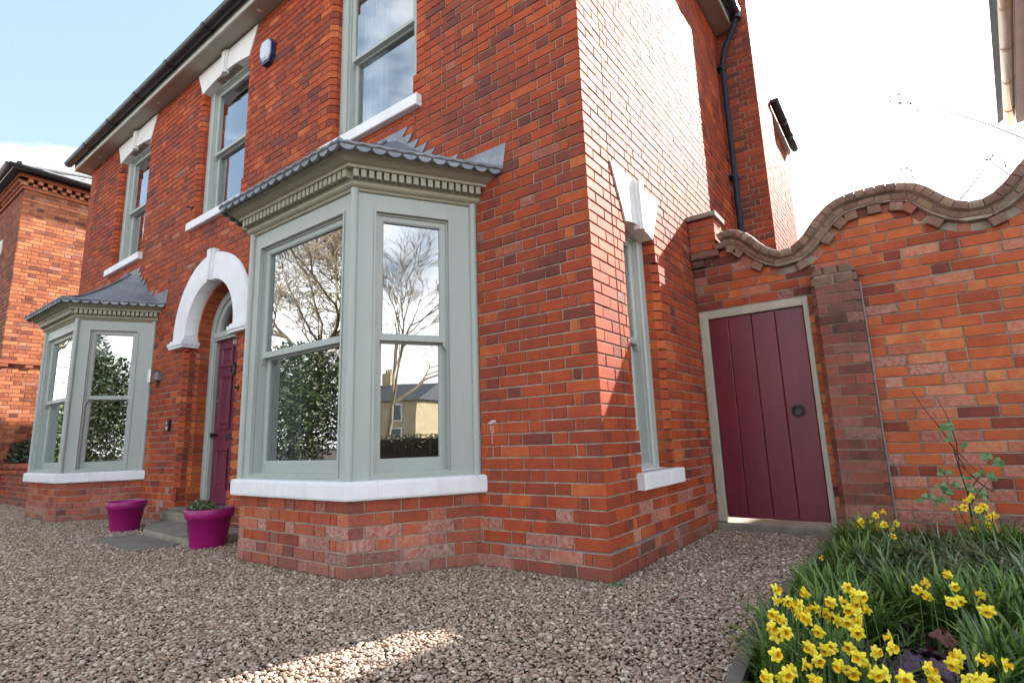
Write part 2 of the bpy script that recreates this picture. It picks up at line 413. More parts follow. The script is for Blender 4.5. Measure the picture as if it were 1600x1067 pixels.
def lay(bs, fr, u_from, u_to, z0, z1, tonef, palef, holes=(), bond=flemish, direction=-1, start_off=None, w=0.0, depth=.024, end0=None, end1=None, topf=None, edge_depth=.10, row0=0, K=.075):
    """lay courses from u_from towards u_to; holes: functions z -> (a,b,splayed) or None; end depths at interval ends."""
    r = row0; z = z0
    while z < z1 - .01:
        zz1 = min(z + K, z1); zm = (z + zz1) / 2
        iv = [[min(u_from, u_to), max(u_from, u_to), None, None]]
        for h in holes:
            g = h(zm, z, zz1)
            if not g: continue
            a, b, c = g; out = []
            for x0, x1, e0, e1 in iv:
                if b <= x0 or a >= x1: out.append([x0, x1, e0, e1]); continue
                if a > x0 + .012: out.append([x0, a, e0, 'c' if c else 'e'])
                if b < x1 - .012: out.append([b, x1, 'c' if c else 'e', e1])
            iv = out
        so_ = start_off(r) if start_off else 0
        st, pat = bond(r)
        # cut positions
        cuts = [u_from]; u = u_from; lst = list(st); i = 0
        u = u_from + direction * so_
        if so_: cuts = [u]
        far = u_to
        while (far - u) * direction > 0:
            l_ = lst.pop(0) if lst else pat[i % len(pat)]
            if not st or not lst:
                pass
            if not (len(st) and len(cuts) <= len(st)): i += 1
            u += direction * (l_ + MJ); cuts.append(u)
        if direction < 0: cuts = cuts[::-1]
        for x0, x1, e0, e1 in iv:
            if so_:
                if direction < 0: x1 = min(x1, u_from - so_) if abs(x1 - u_from) < 1e-6 else x1
                else: x0 = max(x0, u_from + so_) if abs(x0 - u_from) < 1e-6 else x0
            cs = [c for c in cuts if x0 + .045 < c < x1 - .045]
            cs = [x0] + cs + [x1]
            for q in range(len(cs) - 1):
                a, b = cs[q], cs[q + 1]
                if b - a < .012: continue
                first, last = q == 0, q == len(cs) - 2
                L0 = e0 if first else None; L1 = e1 if last else None
                aa = a + (0 if (L0 or (first and abs(a - min(u_from, u_to)) < 1e-6)) else MJ / 2)
                bb = b - (0 if (L1 or (last and abs(b - max(u_from, u_to)) < 1e-6)) else MJ / 2)
                d = edge_depth if (L0 or L1) else depth
                t = tonef(a, zm) + (.16 if (L0 or L1) else 0)
                if topf:
                    tops = [topf(aa + (bb - aa) * k / 4) for k in range(5)]
                    if min(tops) > zz1:
                        one_brick(bs, fr, aa, bb, z + MJ / 2, zz1 - MJ / 2, d, t, palef(a, zm), w)
                    elif max(tops) > z + .02:
                        pts = [(aa, z + MJ / 2), (bb, z + MJ / 2)]
                        up_ = [(aa + (bb - aa) * k / 4, max(z + MJ / 2 + .001, min(zz1 - MJ / 2, tops[k]))) for k in range(4, -1, -1)]
                        mb = MB(); prism(mb, pts + up_, fr, w - d, w + random.uniform(-.001, .001), 0, 0, t, palef(a, zm))
                        c = fr((aa + bb) / 2, z + K / 2, w); bs.add(mb, tuple(c), (bb - aa) * .6)
                else:
                    one_brick(bs, fr, aa, bb, z + MJ / 2, zz1 - MJ / 2, d, t, palef(a, zm), w, L0 if L0 == 'c' else None, L1 if L1 == 'c' else None)
        z += K; r += 1
def tone_std(u, z):
    r = random.random()
    if r < .13: return random.uniform(.05, .32)
    if r < .88: return random.uniform(.36, .62)
    return random.uniform(.62, .9)
def pale_low(u, z):
    if z < .38 and random.random() < .22: return random.uniform(.35, .85)
    return random.uniform(.1, .4) if random.random() < .03 else 0.0

# ------------------------------------------------------------------ ground
RISE = 0
g = MB(); g.face([(-200, -200, -.02), (200, -200, -.02), (200, 200, -.02), (-200, 200, -.02)])
GM = simple('driveway_base', (.13, .11, .095), (.06, .05, .045), 1, .1, 60, .8, 80, .01)
tag(g.build('ground', GM), kind='structure')

# ==================================================================== THE HOUSE
house = thing('brick_house', 'red brick house with two sage green bay windows, white arch over the plum front door', 'house', (-4.9, 2, 0))
HX0 = -9.78; HT = 5.76; HD = 8.0
DCX, DR, DZC = -4.86, .585, 2.15
WC = [-7.76, -4.94, -2.12]
WZ0, WZ1 = 3.60, 5.47
def arc(cx, cz, r, a0, a1, n): return [(cx + r * cos(a0 + (a1 - a0) * i / n), cz + r * sin(a0 + (a1 - a0) * i / n)) for i in range(n + 1)]
def hole_rect(a, b, z0, z1, sp0, sp1, ch=.045):
    def h(zm, za, zb):
        if zm < z0 or zm > z1: return None
        if sp0 < zm < sp1: return (a, b, True)
        return (a, b, False)
    return h
holes = [hole_rect(c - .56, c + .56, WZ0 - .1, WZ1, WZ0 + .24, WZ1 - .2) for c in WC]
def door_hole(zm, za, zb):
    if zm < DZC: return (DCX - DR, DCX + DR, False) if not (.37 < zm < 1.96) else (DCX - DR, DCX + DR, True)
    d = DR + .03
    zt = min(abs(za - DZC), abs(zb - DZC))
    if zt < d: q = sqrt(d * d - zt * zt); return (DCX - q, DCX + q, False)
    return None
holes.append(door_hole)
BAYS = [-1.995, -7.485]
BW, BWA, BD = .635, 1.07, .71
def bay_hole(c):
    def h(zm, za, zb):
        if zm < 2.58: return (c - BWA + .06, c + BWA - .06, False)
        return None
    return h
holes += [bay_hole(c) for c in BAYS]
bs = BrickSet()
def fac_start(r): return 0
# facade above the plinth, laid from the corner x=0 leftwards; corner bricks carry real depth
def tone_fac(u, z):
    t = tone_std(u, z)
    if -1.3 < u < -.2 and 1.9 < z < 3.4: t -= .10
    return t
def lay_corner(z0, z1, row0, w, endx):
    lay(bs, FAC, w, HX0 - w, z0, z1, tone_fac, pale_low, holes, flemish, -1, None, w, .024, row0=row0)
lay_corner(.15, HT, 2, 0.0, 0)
lay_corner(0, .15, 0, .02, 0)
# side wall: courses that alternate behind the quoins; openings
SWA, SWB, SWZ0, SWZ1 = .53, 1.075, .555, 2.33
sh = [hole_rect(SWA, SWB, SWZ0 - .09, SWZ1, SWZ0 + .24, SWZ1 - .2, .04)]
lay(bs, SID, 0.0, 4.02, .15, 6.0, tone_std, pale_low, sh, flemish, +1, lambda r: (.1125 if r % 2 == 0 else .2250), 0.0, .024, row0=2)
lay(bs, SID, -.02, 2.0, 0, .15, tone_std, lambda u, z: random.uniform(.2, .7) if random.random() < .4 else 0, (), flemish, +1, lambda r: (.1125 if r % 2 == 0 else .2250), .02, .024, row0=0)
# quoin returns: end faces of the facade's corner bricks, as long stretchers/headers of real depth
z = 0.0; r = 0
while z < 5.99:
    w_ = .02 if z < .149 else 0.0
    dl = (.1030 if r % 2 == 0 else .2155)
    mb = MB(); t = random.uniform(.35, .75)
    wd = (.2155 if r % 2 == 0 else .1030)
    # thin facing on the side plane, just proud of the facade brick's end
    one_brick(bs, F((0, 0, 0), (0, 1, 0), (1, 0, 0)), -w_ + .0035, -w_ + dl + .004, z + MJ / 2, min(z + K, 6.0) - MJ / 2, .03, t, 0, w_ + .0012)
    z += K; r += 1
# chimney breast and rear wing beside the downpipe
STK = F((0, 4.02, 0), (1, 0, 0), (0, -1, 0)); STR = F((.40, 4.02, 0), (0, 1, 0), (1, 0, 0))
lay(bs, STK, 0.40, .0, .0, 8.4, lambda u, z: tone_std(u, z) - .18, lambda u, z: 0, (), flemish, -1, None, 0, .03)
lay(bs, STR, 0.0, 1.0, .0, 8.4, tone_std, lambda u, z: 0, (), flemish, +1, lambda r: .03, 0, .024)
RWG = F((.33, 5.02, 0), (0, 1, 0), (1, 0, 0))
lay(bs, RWG, 0.0, 1.6, .0, 5.35, tone_std, lambda u, z: 0, (), flemish, +1, None, 0, .024)
# door jamb reveal and inner brick order of the arch
mbj = MB()
for s_ in (-1, 1):
    z = .15; r = 0
    while z < DZC - .02:
        t = random.uniform(.45, .95)
        fr_ = F((DCX, .11, 0), (s_, 0, 0), (0, -1, 0))
        zt = min(z + K, DZC)
        u0 = .545
        ch = 'c' if .37 < z + .03 < 1.96 else None
        one_brick(bs, fr_, u0, DR + .05, z + MJ / 2, zt - MJ / 2, .14, t, pale_low(0, z), 0, ch, None, .03)
        z += K; r += 1
na = 25
for i in range(na):
    a0 = pi * i / na + .006; a1 = pi * (i + 1) / na - .006
    pts = [(DCX + rr * cos(a), DZC + rr * sin(a)) for rr, a in ((.545, a1), (.545, a0), (.70, a0), (.70, a1))][::-1]
    mb = MB(); prism(mb, pts, F((0, .11, 0), (1, 0, 0), (0, -1, 0)), -.14, random.uniform(-.001, .001), .002, 0, random.uniform(.5, .95))
    c = (DCX + .6 * cos(a0), .11, DZC + .6 * sin(a0)); bs.add(mb, c, .05)
# bay plinths
def bay_path(c): return [Vector((c - BWA, 0)), Vector((c - BW, -BD)), Vector((c + BW, -BD)), Vector((c + BWA, 0))]
def off_path(path, d, yend=0.0):
    segs = []
    for i in range(3):
        a, b = path[i], path[i + 1]; t = (b - a).normalized(); n = Vector((t.y, -t.x)); segs.append((a + n * d, t))
    def isect(p, t, q, s_):
        den = t.x * s_.y - t.y * s_.x; k = ((q.x - p.x) * s_.y - (q.y - p.y) * s_.x) / den; return p + t * k
    H = Vector((1, 0)); w = Vector((0, yend))
    return [isect(*segs[0], w, H), isect(*segs[0], *segs[1]), isect(*segs[1], *segs[2]), isect(*segs[2], w, H)]
def bay_frames(path):
    out = []
    for i in range(3):
        a, b = path[i], path[i + 1]; t = (b - a).normalized(); n = Vector((t.y, -t.x))
        out.append((F((a.x, a.y, 0), (t.x, t.y, 0), (n.x, n.y, 0)), (b - a).length))
    return out
for c in BAYS:
    for k, (fr_, Lf) in enumerate(bay_frames(bay_path(c))):
        lay(bs, fr_, Lf, 0, 0, .455, (lambda u, z: tone_std(u, z) + .02), (lambda u, z: random.uniform(.3, .9) if (z < .3 and random.random() < .42) else (random.uniform(0, .35))), (), flemish, -1, None, 0, .03, row0=k)
bs.build(house, MB_)

# mortar-coloured walls behind the bricks (real thickness, real openings)
ho = [[(c - .64, WZ0 - .1), (c + .64, WZ0 - .1), (c + .64, WZ1 - .02), (c - .64, WZ1 - .02)] for c in WC]
ho.append([(DCX - .66, .02), (DCX + .66, .02)] + arc(DCX, DZC, .66, 0, pi, 20))
ho += [[(c - BWA + .08, .02), (c + BWA - .08, .02), (c + BWA - .08, 2.5), (c - BWA + .08, 2.5)] for c in BAYS]
sheet_with_holes('wall', FAC, [(HX0 + .01, -.1), (-.012, -.1), (-.012, HT + .1), (HX0 + .01, HT + .1)], ho, -.26, -.008, MORT, house)
sheet_with_holes('wall', SID, [(.012, -.1), (HD, -.1), (HD, 6.0), (.012, 6.0)], [[(SWA - .07, SWZ0), (SWB + .07, SWZ0), (SWB + .07, SWZ1 - .02), (SWA - .07, SWZ1 - .02)]], -.26, -.008, MORT, house)
b = MB()
box(b, FAC, HX0 - .01, .012, -.1, .138, -.2, .012)
box(b, SID, -.0105, 2.0, -.1, .1375, -.2, .0105)
b.build('plinth', MORT, house)
b = MB()
box(b, F((HX0, 0, 0), (0, 1, 0), (-1, 0, 0)), .0, HD, -.1, HT + .1, -.25, -.001)
box(b, F((0, HD, 0), (1, 0, 0), (0, 1, 0)), HX0, 0, -.1, HT + .1, -.25, -.001)
b.build('wall', MB_, house)
b = MB(); box(b, F((0, 4.02, 0), (1, 0, 0), (0, -1, 0)), .0, .392, -.1, 8.38, -1.0, -.008); b.build('chimney_stack', MORT, house)
b = MB(); box(b, F((0, 5.02, 0), (1, 0, 0), (0, -1, 0)), -2.0, .322, -.1, 5.35, -1.6, -.0); b.build('rear_wing', MORT, house)
for c in BAYS:
    b = MB(); p = off_path(bay_path(c), -.008, .1)
    for i in range(3):
        a_, b_ = p[i], p[i + 1]; t = (b_ - a_).normalized(); n = Vector((t.y, -t.x))
        fr_ = F((a_.x, a_.y, 0), (t.x, t.y, 0), (n.x, n.y, 0)); box(b, fr_, 0, (b_ - a_).length, -.1, .455, -.1, 0)
    b.build('bay_plinth', MORT, house)
# patched cement band at the plinth's top and a drip of old plaster
b = MB(); box(b, FAC, -.9, .018, .142, .152, -.01, .0165); box(b, SID, -.017, .9, .142, .151, -.01, .0165); b.build('cement_band', CEM, house)

b = MB()
for c in WC:
    for s_ in (-1, 1):
        u0, u1 = sorted((c + s_ * .57, c + s_ * .66)); box(b, FAC, u0, u1, WZ0 - .12, WZ1, -.25, -.05)
for s_ in (-1, 1):
    u0, u1 = sorted((DCX + s_ * .56, DCX + s_ * .68)); box(b, FAC, u0, u1, .0, DZC, -.25, -.145)
    u0, u1 = sorted((DCX + s_ * .595, DCX + s_ * .68)); box(b, FAC, u0, u1, .0, DZC, -.145, -.05)
for i in range(20):
    a0, a1 = pi * i / 20, pi * (i + 1) / 20
    prism(b, [(DCX + r_ * cos(a), DZC + r_ * sin(a)) for r_, a in ((.548, a0), (.68, a0), (.68, a1), (.548, a1))], FAC, -.252, -.116)
for u0, u1 in ((SWA - .08, SWA - .01), (SWB + .01, SWB + .08)): box(b, SID, u0, u1, SWZ0 - .09, SWZ1, -.25, -.05)
tag(b.build('mortar_joints', MORT, house), kind='stuff')
# rooms behind the windows
b = MB()
X0, X1, Y0, Y1 = HX0 + .27, -.27, .262, 4.2
for z0, z1 in ((.12, 2.75), (2.95, 5.70)):
    cs = [X0, -6.2, -3.6, X1]
    for i in range(3):
        a, c_ = cs[i] + .04, cs[i + 1] - .04
        b.face([(a, Y0, z0), (c_, Y0, z0), (c_, Y1, z0), (a, Y1, z0)], 1)
        b.face([(a, Y0, z1), (c_, Y0, z1), (c_, Y1, z1), (a, Y1, z1)], 0)
        b.face([(a, Y1, z0), (c_, Y1, z0), (c_, Y1, z1), (a, Y1, z1)], 0)
        b.face([(a, Y0, z0), (a, Y1, z0), (a, Y1, z1), (a, Y0, z1)], 0)
        b.face([(c_, Y0, z0), (c_, Y1, z0), (c_, Y1, z1), (c_, Y0, z1)], 0)
b.build('interior', [CREAM, FLOORM], house)

# ------------------------------------------------------------------ sash windows
def sash(parent, fr, a, b, z0, zm, z1, w, st=.052, glass_in=.012, lower_back=.042, brail=.085, horn=True, frame_mat=SAGE):
    """two sliding sashes: upper one in front, lower one set back"""
    up = MB(); ring(up, fr, (a, b, zm, z1), (a + st, b - st, zm + .046, z1 - st), w - .04, w, 0, .010, .008)
    if horn:
        for s_ in (0, 1):
            u0, u1 = (a, a + st * .62) if s_ == 0 else (b - st * .62, b)
            ue = u0 if s_ == 0 else u1; ui = u1 if s_ == 0 else u0
            pts = [(ue, zm), (ui, zm), (ui, zm - .012), ((ue + ui) / 2 + (ui - ue) * .15, zm - .035), ((ue + ui) / 2 - (ui - ue) * .2, zm - .05), (ue, zm - .062)]
            if s_ == 0: pts = pts[::-1]
            prism(up, pts, fr, w - .035, w - .003)
    u_ = up.build('sash', frame_mat, parent, fix=True)
    lo = MB(); wl = w - lower_back
    ring(lo, fr, (a, b, z0, zm + .03), (a + st, b - st, z0 + brail, zm - .012), wl - .04, wl, 0, .010, .008)
    lo.build('sash', frame_mat, parent, fix=True)
    for (q0, q1, r0, r1, ww) in ((a + st - .004, b - st + .004, zm + .042, z1 - st + .004, w - .022), (a + st - .004, b - st + .004, z0 + brail - .004, zm - .008, wl - .022)):
        g_ = MB(); g_.face([fr(q0, r0, ww), fr(q1, r0, ww), fr(q1, r1, ww), fr(q0, r1, ww)]); g_.build('pane', GLASS, parent, attrs=False)
def wall_window(fr, a, b, z0, z1, w, lintel=True, sillw=.06, rise=.07, zm=None, key=True, sillover=.10, seg=8):
    """window in the brick wall: frame, sill, lintel, keystone with sub-parts"""
    fm = MB(); zm = zm or (z0 + z1) / 2 - .02
    ring(fm, fr, (a, b, z0, z1 + .05), (a + .085, b - .085, z0 + .03, z1 - .05), w - .12, w, 0, .012, .012)
    ring(fm, fr, (a + .08, b - .08, z0 + .025, z1 - .045), (a + .105, b - .105, z0 + .045, z1 - .065), w - .125, w - .03, 0)
    wd = fm.build('window', SAGE, house, fix=True)
    sash(wd, fr, a + .10, b - .10, z0 + .04, zm, z1 - .062, w - .045, st=.045, brail=.07)
    sl_ = MB(); box(sl_, fr, a - sillover, b + sillover, z0 - .105, z0 - .002, -.12, sillw, bev=.006)
    sl_.face([fr(a, z0 + .004, -.10), fr(b, z0 + .004, -.10), fr(b, z0 - .0015, -.02), fr(a, z0 - .0015, -.02)])
    sl_.build('sill', WHITE, wd)
    return wd
def lintel(parent, fr, c, hb, ht, z0, z1, rise, w=.010, depth=.11):
    pts = []
    n = 12
    # gentle segmental soffit, flared sides, flat top
    for i in range(n + 1):
        x = -hb + 2 * hb * i / n; pts.append((c + x, z0 + rise * (1 - (x / hb) ** 2)))
    lb = MB(); top = [(c + hb + (ht - hb), z1), (c - ht, z1)]
    # build as vertical strips (concave outline)
    def zt(i): return z1
    xs = [c - ht] + [p[0] for p in pts] + [c + ht]
    poly = pts + top
    for i in range(n):
        p, q = pts[i], pts[i + 1]
        f = [(p[0], p[1]), (q[0], q[1]), (q[0], z1), (p[0], z1)]
        lb.face([fr(u, zz, w) for u, zz in f]); lb.face([fr(p[0], p[1], w), fr(p[0], p[1], w - depth), fr(q[0], q[1], w - depth), fr(q[0], q[1], w)])
    lb.face([fr(c - hb, z0, w), fr(c - hb, z1, w), fr(c - ht, z1, w)]); lb.face([fr(c + hb, z0, w), fr(c + ht, z1, w), fr(c + hb, z1, w)])
    lb.face([fr(c - ht, z1, w), fr(c + ht, z1, w), fr(c + ht, z1, w - .04), fr(c - ht, z1, w - .04)])
    lb.face([fr(c - hb, z0, w), fr(c - ht, z1, w), fr(c - ht, z1, w - .04), fr(c - hb, z0, w - .04)]); lb.face([fr(c + hb, z0, w), fr(c + ht, z1, w), fr(c + ht, z1, w - .04), fr(c + hb, z0, w - .04)])
    lb.build('lintel', STONEW, parent, fix=True)
    kb = MB(); k0, k1 = .045, .075
    for (x0, x1, y0, y1, pr) in ((-1, -.55, -1, -.55, .030), (-.55, .55, -.55, .55, .048), (.55, 1, .55, 1, .030)):
        prism(kb, [(c + x0 * k0, z0 + rise - .035), (c + x1 * k0, z0 + rise - .035), (c + y1 * k1, z1 - .005), (c + y0 * k1, z1 - .005)], fr, -.02, pr, .004)
    kb.build('keystone', STONEW, parent)
for i, c in enumerate(WC):
    wd = wall_window(FAC, c - .56, c + .56, WZ0, WZ1, -.088)
    lintel(wd, FAC, c, .585, .755, WZ1 - .075, 5.735, .07)
wd = wall_window(SID, SWA, SWB, SWZ0, SWZ1, -.10, sillw=.055, sillover=.09, zm=1.46)
lintel(wd, SID, .785, .24, .43, SWZ1 - .06, 2.65, .035)

# ------------------------------------------------------------------ bay windows
def sweep(mb, path, prof, yend=.01, mi=0, smooth=False):
    rings = [[(p.x, p.y, z) for p in off_path(path, d, yend)] for d, z in prof]
    n = len(rings)
    for k in range(n - 1):
        for j in range(3): mb.mesh([rings[k][j], rings[k][j + 1], rings[k + 1][j + 1], rings[k + 1][j]], [(0, 1, 2, 3)], mi, smooth=smooth)
    for j in (0, 3):   # end caps against the wall are inside it
        pass
def bay(c):
    path = bay_path(c); fr3 = bay_frames(path)
    root = MB()
    # head and apron boards with window openings, one slab per face
    W0 = .57; W1 = 2.47
    wins = []
    for k, (fr, Lf) in enumerate(fr3):
        a, b = (.11, Lf - .11) if k == 1 else ((.14, .645) if k == 2 else (Lf - .645, Lf - .14))
        o, i_ = (0, Lf, W0, W1), (a, b, .60, 2.335)
        ring(root, fr, o, i_, -.09, 0, 0)
        wins.append((fr, a, b))
    bw = root.build('bay_window', SAGE, house, origin=(c, -BD / 2, W0), fix=False)
    for k, (fr, a, b) in enumerate(wins):
        cm = MB()
        ring(cm, fr, (a - .012, b + .012, .588, 2.347), (a + .003, b - .003, .603, 2.332), -.02, .008, 0)
        ring(cm, fr, (a - .006, b + .006, .594, 2.341), (a + .016, b - .016, .612, 2.319), -.13, -.0215, 0)
        cm.build('casing', SAGE, bw)
        sash(bw, fr, a + .012, b - .012, .608, 1.457, 2.323, -.034, st=.046, brail=.086)
    for j, p in enumerate(off_path(path, .004, -.012)):
        po = MB(); lathe(po, [(.026, .57), (.026, 2.475)], (p.x, p.y, 0), 16); po.build('post', SAGE, bw)
    s_ = MB()
    prof = [(-.11, .574), (.050, .569), (.058, .560), (.060, .545), (.060, .470), (.055, .458), (.0, .4555), (-.1, .4555)]
    sweep(s_, path, prof, .0)
    e = off_path(path, .058, .0)
    s_.build('sill', WHITE, bw, fix=True)
    # head board behind cornice + mouldings
    co = MB()
    sweep(co, path, [(d_ * .94, 2.455 + (z_ - 2.455) * .88) for d_, z_ in [(-.09, 2.455), (.012, 2.455), (.020, 2.462), (.024, 2.472), (.040, 2.480), (.052, 2.492), (.056, 2.503), (.050, 2.512), (.050, 2.516), (.058, 2.520), (.062, 2.524), (.052, 2.526), (.052, 2.592), (.108, 2.592), (.112, 2.597), (.112, 2.612), (.118, 2.618), (.132, 2.622), (.150, 2.632), (.168, 2.648), (.182, 2.656), (.196, 2.659), (.200, 2.664), (.200, 2.678), (-.05, 2.70)]])
    co.build('cornice', SAGE2, bw, fix=True)
    dm = None
    pd = off_path(path, .052, .0)
    for i in range(3):
        a, b = pd[i], pd[i + 1]; t = (b - a).normalized(); nn = Vector((t.y, -t.x)); Ls = (b - a).length
        cnt = int(round(Ls / .0505)); fr = F((a.x, a.y, 0), (t.x, t.y, 0), (nn.x, nn.y, 0))
        for q in range(cnt):
            u = (q + .5) * Ls / cnt
            db = MB(); box(db, fr, u - .0175, u + .0175, 2.520, 2.573, -.005, .044, bev=.002)
            db.build('dentil', SAGE2, bw, origin=tuple(fr(u, 2.55, 0)))
    # lead roof: concave sweep up to a ridge point on the wall
    apexz = 3.30; edge = off_path(path, .222, 0.0); nE = 14; prof_n = 10
    roof = MB()
    P4 = [Vector((p.x, p.y, 2.675)) for p in edge]
    apex = Vector((c, 0.0, apexz)); ridge = .05
    def concave(t): return t ** 1.4
    def rp(base, t):
        tgt = Vector((c + (base.x - c) * .20, min(0, base.y) * .05, apexz))
        q = base.lerp(tgt, t); q.z = base.z + (apexz - base.z) * concave(t); return q
    for i in range(3):
        for s in range(nE):
            for k in range(prof_n):
                A = P4[i].lerp(P4[i + 1], s / nE); B_ = P4[i].lerp(P4[i + 1], (s + 1) / nE)
                t0, t1 = k / prof_n, (k + 1) / prof_n
                roof.face([rp(A, t0), rp(B_, t0), rp(B_, t1), rp(A, t1)], smooth=True)
    rc = roof.build('lead_roof', LEAD, bw, fix=True)
    # hip rolls
    for i in (1, 2):
        hr = MB(); tube(hr, [rp(P4[i] + Vector((0, 0, .004)), t / 14) + Vector((0, 0, .008)) for t in range(15)], .016, 8); hr.build('hip_roll', LEAD, bw)
    # rim roll and scalloped tile ends
    rr = MB()
    re = off_path(path, .225, -.002)
    for i in range(3): tube(rr, [(re[i].x, re[i].y, 2.670), (re[i + 1].x, re[i + 1].y, 2.670)], .017, 8)
    sweep(rr, path, [(.223, 2.682), (.223, 2.648), (.195, 2.645), (.15, 2.645)], .0)
    rr.build('lead_roll', LEAD, bw)
    for i in range(3):
        a, b = edge[i], edge[i + 1]; t = (b - a).normalized(); nn = Vector((t.y, -t.x)); Ls = (b - a).length
        cnt = int(round(Ls / .100)); fr = F((a.x, a.y, 0), (t.x, t.y, 0), (nn.x, nn.y, 0)); pw = Ls / cnt
        for q in range(cnt):
            u = (q + .5) * pw; tb = MB()
            prism(tb, [(u + pw * .46 * cos(x), 2.660 + .040 * sin(x)) for x in [pi + pi * k / 9 for k in range(10)]], fr, -.012, .010 + random.uniform(-.002, .002), .003)
            tube(tb, [fr(u - pw * .36, 2.668, .010), fr(u, 2.673, .016), fr(u + pw * .36, 2.668, .010)], .011, 6)
            tb.build('lead_tile', LEAD, bw, origin=tuple(fr(u, 2.66, 0)))
    # stepped flashing teeth along the wall, both sides
    steps_ = [(.385, 3.372), (.445, 3.294), (.518, 3.217), (.61, 3.145), (.696, 3.071), (.754, 2.994), (.934, 2.928), (1.382, 2.853)]
    for s_ in (-1, 1):
        for q, (hx_, hz_) in enumerate(steps_):
            zb = hz_ - .077 if q < 7 else 2.66
            pts = [(c, zb), (c + s_ * (hx_ - (.065 if q < 7 else .035)), zb), (c + s_ * hx_, hz_), (c + s_ * (0 if q < 7 else .95), hz_)]
            if s_ < 0: pts = pts[::-1]
            fb = MB(); prism(fb, pts, FAC, .001, .012 - .001 * q); fb.build('flashing', LEAD, bw)
    kn = MB()
    tube(kn, [(c, -.055, apexz - .03), (c, -.04, apexz + .03), (c, -.01, apexz + .05)], .035, 10, r1=.02); kn.build('lead_finial', LEAD, bw)
    # flat ceiling so that the bay is closed
    cl = MB(); q = off_path(path, -.05, .2); cl.face([(p.x, p.y, 2.50) for p in q]); cl.build('ceiling', CREAM, bw)
    fl = MB(); fl.face([(p.x, p.y, .50) for p in q]); fl.build('window_board', STONEW, bw)
    return bw
for c in BAYS: bay(c)

# ------------------------------------------------------------------ arched doorway
def arch_band(mb, fr, cx, cz, r0, r1, w0, w1, a0, a1, n):
    for i in range(n):
        t0 = a0 + (a1 - a0) * i / n; t1 = a0 + (a1 - a0) * (i + 1) / n
        P = lambda r, t, w: fr(cx + r * cos(t), cz + r * sin(t), w)
        mb.face([P(r0, t0, w1), P(r1, t0, w1), P(r1, t1, w1), P(r0, t1, w1)])
        mb.face([P(r0, t0, w0), P(r0, t0, w1), P(r0, t1, w1), P(r0, t1, w0)], smooth=True)
        mb.face([P(r1, t0, w1), P(r1, t0, w0), P(r1, t1, w0), P(r1, t1, w1)], smooth=True)
    for t in (a0, a1):
        mb.face([P(r0, t, w0), P(r1, t, w0), P(r1, t, w1), P(r0, t, w1)])
dw = MB()
arch_band(dw, FAC, DCX, DZC, .572, .885, -.11, .04, 0, pi, 36)
for s_ in (-1, 1):
    u0, u1 = sorted((DCX + s_ * .572, DCX + s_ * .885))
    box(dw, FAC, u0, u1, DZC - .06, DZC, -.11, .04)
da = dw.build('door_arch', WHITE, house, fix=True)
for s_ in (-1, 1):
    ft = MB(); u0, u1 = sorted((DCX + s_ * .535, DCX + s_ * .93))
    for z0, z1, g_ in ((DZC - .075, DZC - .045, .02), (DZC - .12, DZC - .075, 0.0), (DZC - .15, DZC - .12, .012)):
        box(ft, FAC, u0 + g_, u1 - g_, z0, z1, -.125, .085 - g_, bev=.004)
    ft.build('impost', WHITE, da)
kb = MB()
for x0, x1, pr in ((-1, -.5, .065), (-.5, .0, .085), (0, .5, .085), (.5, 1, .065)):
    prism(kb, [(DCX + x0 * .045 + .003, DZC + .555), (DCX + x1 * .045 - .003, DZC + .555), (DCX + x1 * .08 - .003, DZC + .93), (DCX + x0 * .08 + .003, DZC + .93)], FAC, -.05, pr, .004)
kb.build('keystone', WHITE, da)
# frame
df = MB(); DF = F((0, .25, 0), (1, 0, 0), (0, -1, 0))
for s_ in (-1, 1):
    u0, u1 = sorted((DCX + s_ * .455, DCX + s_ * .56)); box(df, DF, u0, u1, .14, DZC, -.09, 0, bev=.008)
    u0, u1 = sorted((DCX + s_ * .43, DCX + s_ * .455)); box(df, DF, u0, u1, .14, DZC, -.09, -.02)
arch_band(df, DF, DCX, DZC, .455, .56, -.09, 0, 0, pi, 28)
arch_band(df, DF, DCX, DZC + .03, .36, .455, -.09, -.025, 0, pi, 28)
arch_band(df, DF, DCX, DZC + .03, .345, .375, -.09, -.012, 0, pi, 28)
box(df, DF, DCX - .455, DCX + .455, DZC - .035, DZC + .035, -.09, .012, bev=.006)
box(df, DF, DCX - .455, DCX + .455, DZC - .06, DZC - .035, -.09, -.002, bev=.004)
dfo = df.build('door_frame', SAGE, house)
g_ = MB(); pts = arc(DCX, DZC + .03, .37, 0, pi, 20); g_.face([DF(u, z, -.05) for u, z in pts]); g_.build('pane', GLASS, dfo, attrs=False)
db = MB(); DD = F((0, .31, 0), (1, 0, 0), (0, -1, 0))
box(db, DD, DCX - .43, DCX + .43, .17, DZC - .06, -.045, 0)
for s_ in (-1, 1):
    for z0, z1 in ((.34, .80), (1.02, 1.66), (1.76, 2.0)):
        cu = DCX + s_ * .20
        ring(db, DD, (cu - .145, cu + .145, z0, z1), (cu - .11, cu + .11, z0 + .035, z1 - .035), -.01, .016, 0, .012, .014)
        box(db, DD, cu - .085, cu + .085, z0 + .06, z1 - .06, -.01, .010, bev=.009)
box(db, DD, DCX - .43, DCX + .43, .17, .24, -.02, .035, bev=.03)
dr = db.build('front_door', PLUM, house)
hw = MB(); tube(hw, [DD(DCX - .37, .96, 0), DD(DCX - .37, .96, .045)], .014, 10); lathe_pts = None
tube(hw, [DD(DCX - .37, .96, .04), DD(DCX - .37, .96, .065)], .028, 14); hw.build('door_knob', BLACKP, dr)
hw = MB(); box(hw, DD, DCX - .125, DCX + .125, .90, .965, 0, .012, bev=.004); hw.build('letterbox', BLACKP, dr)
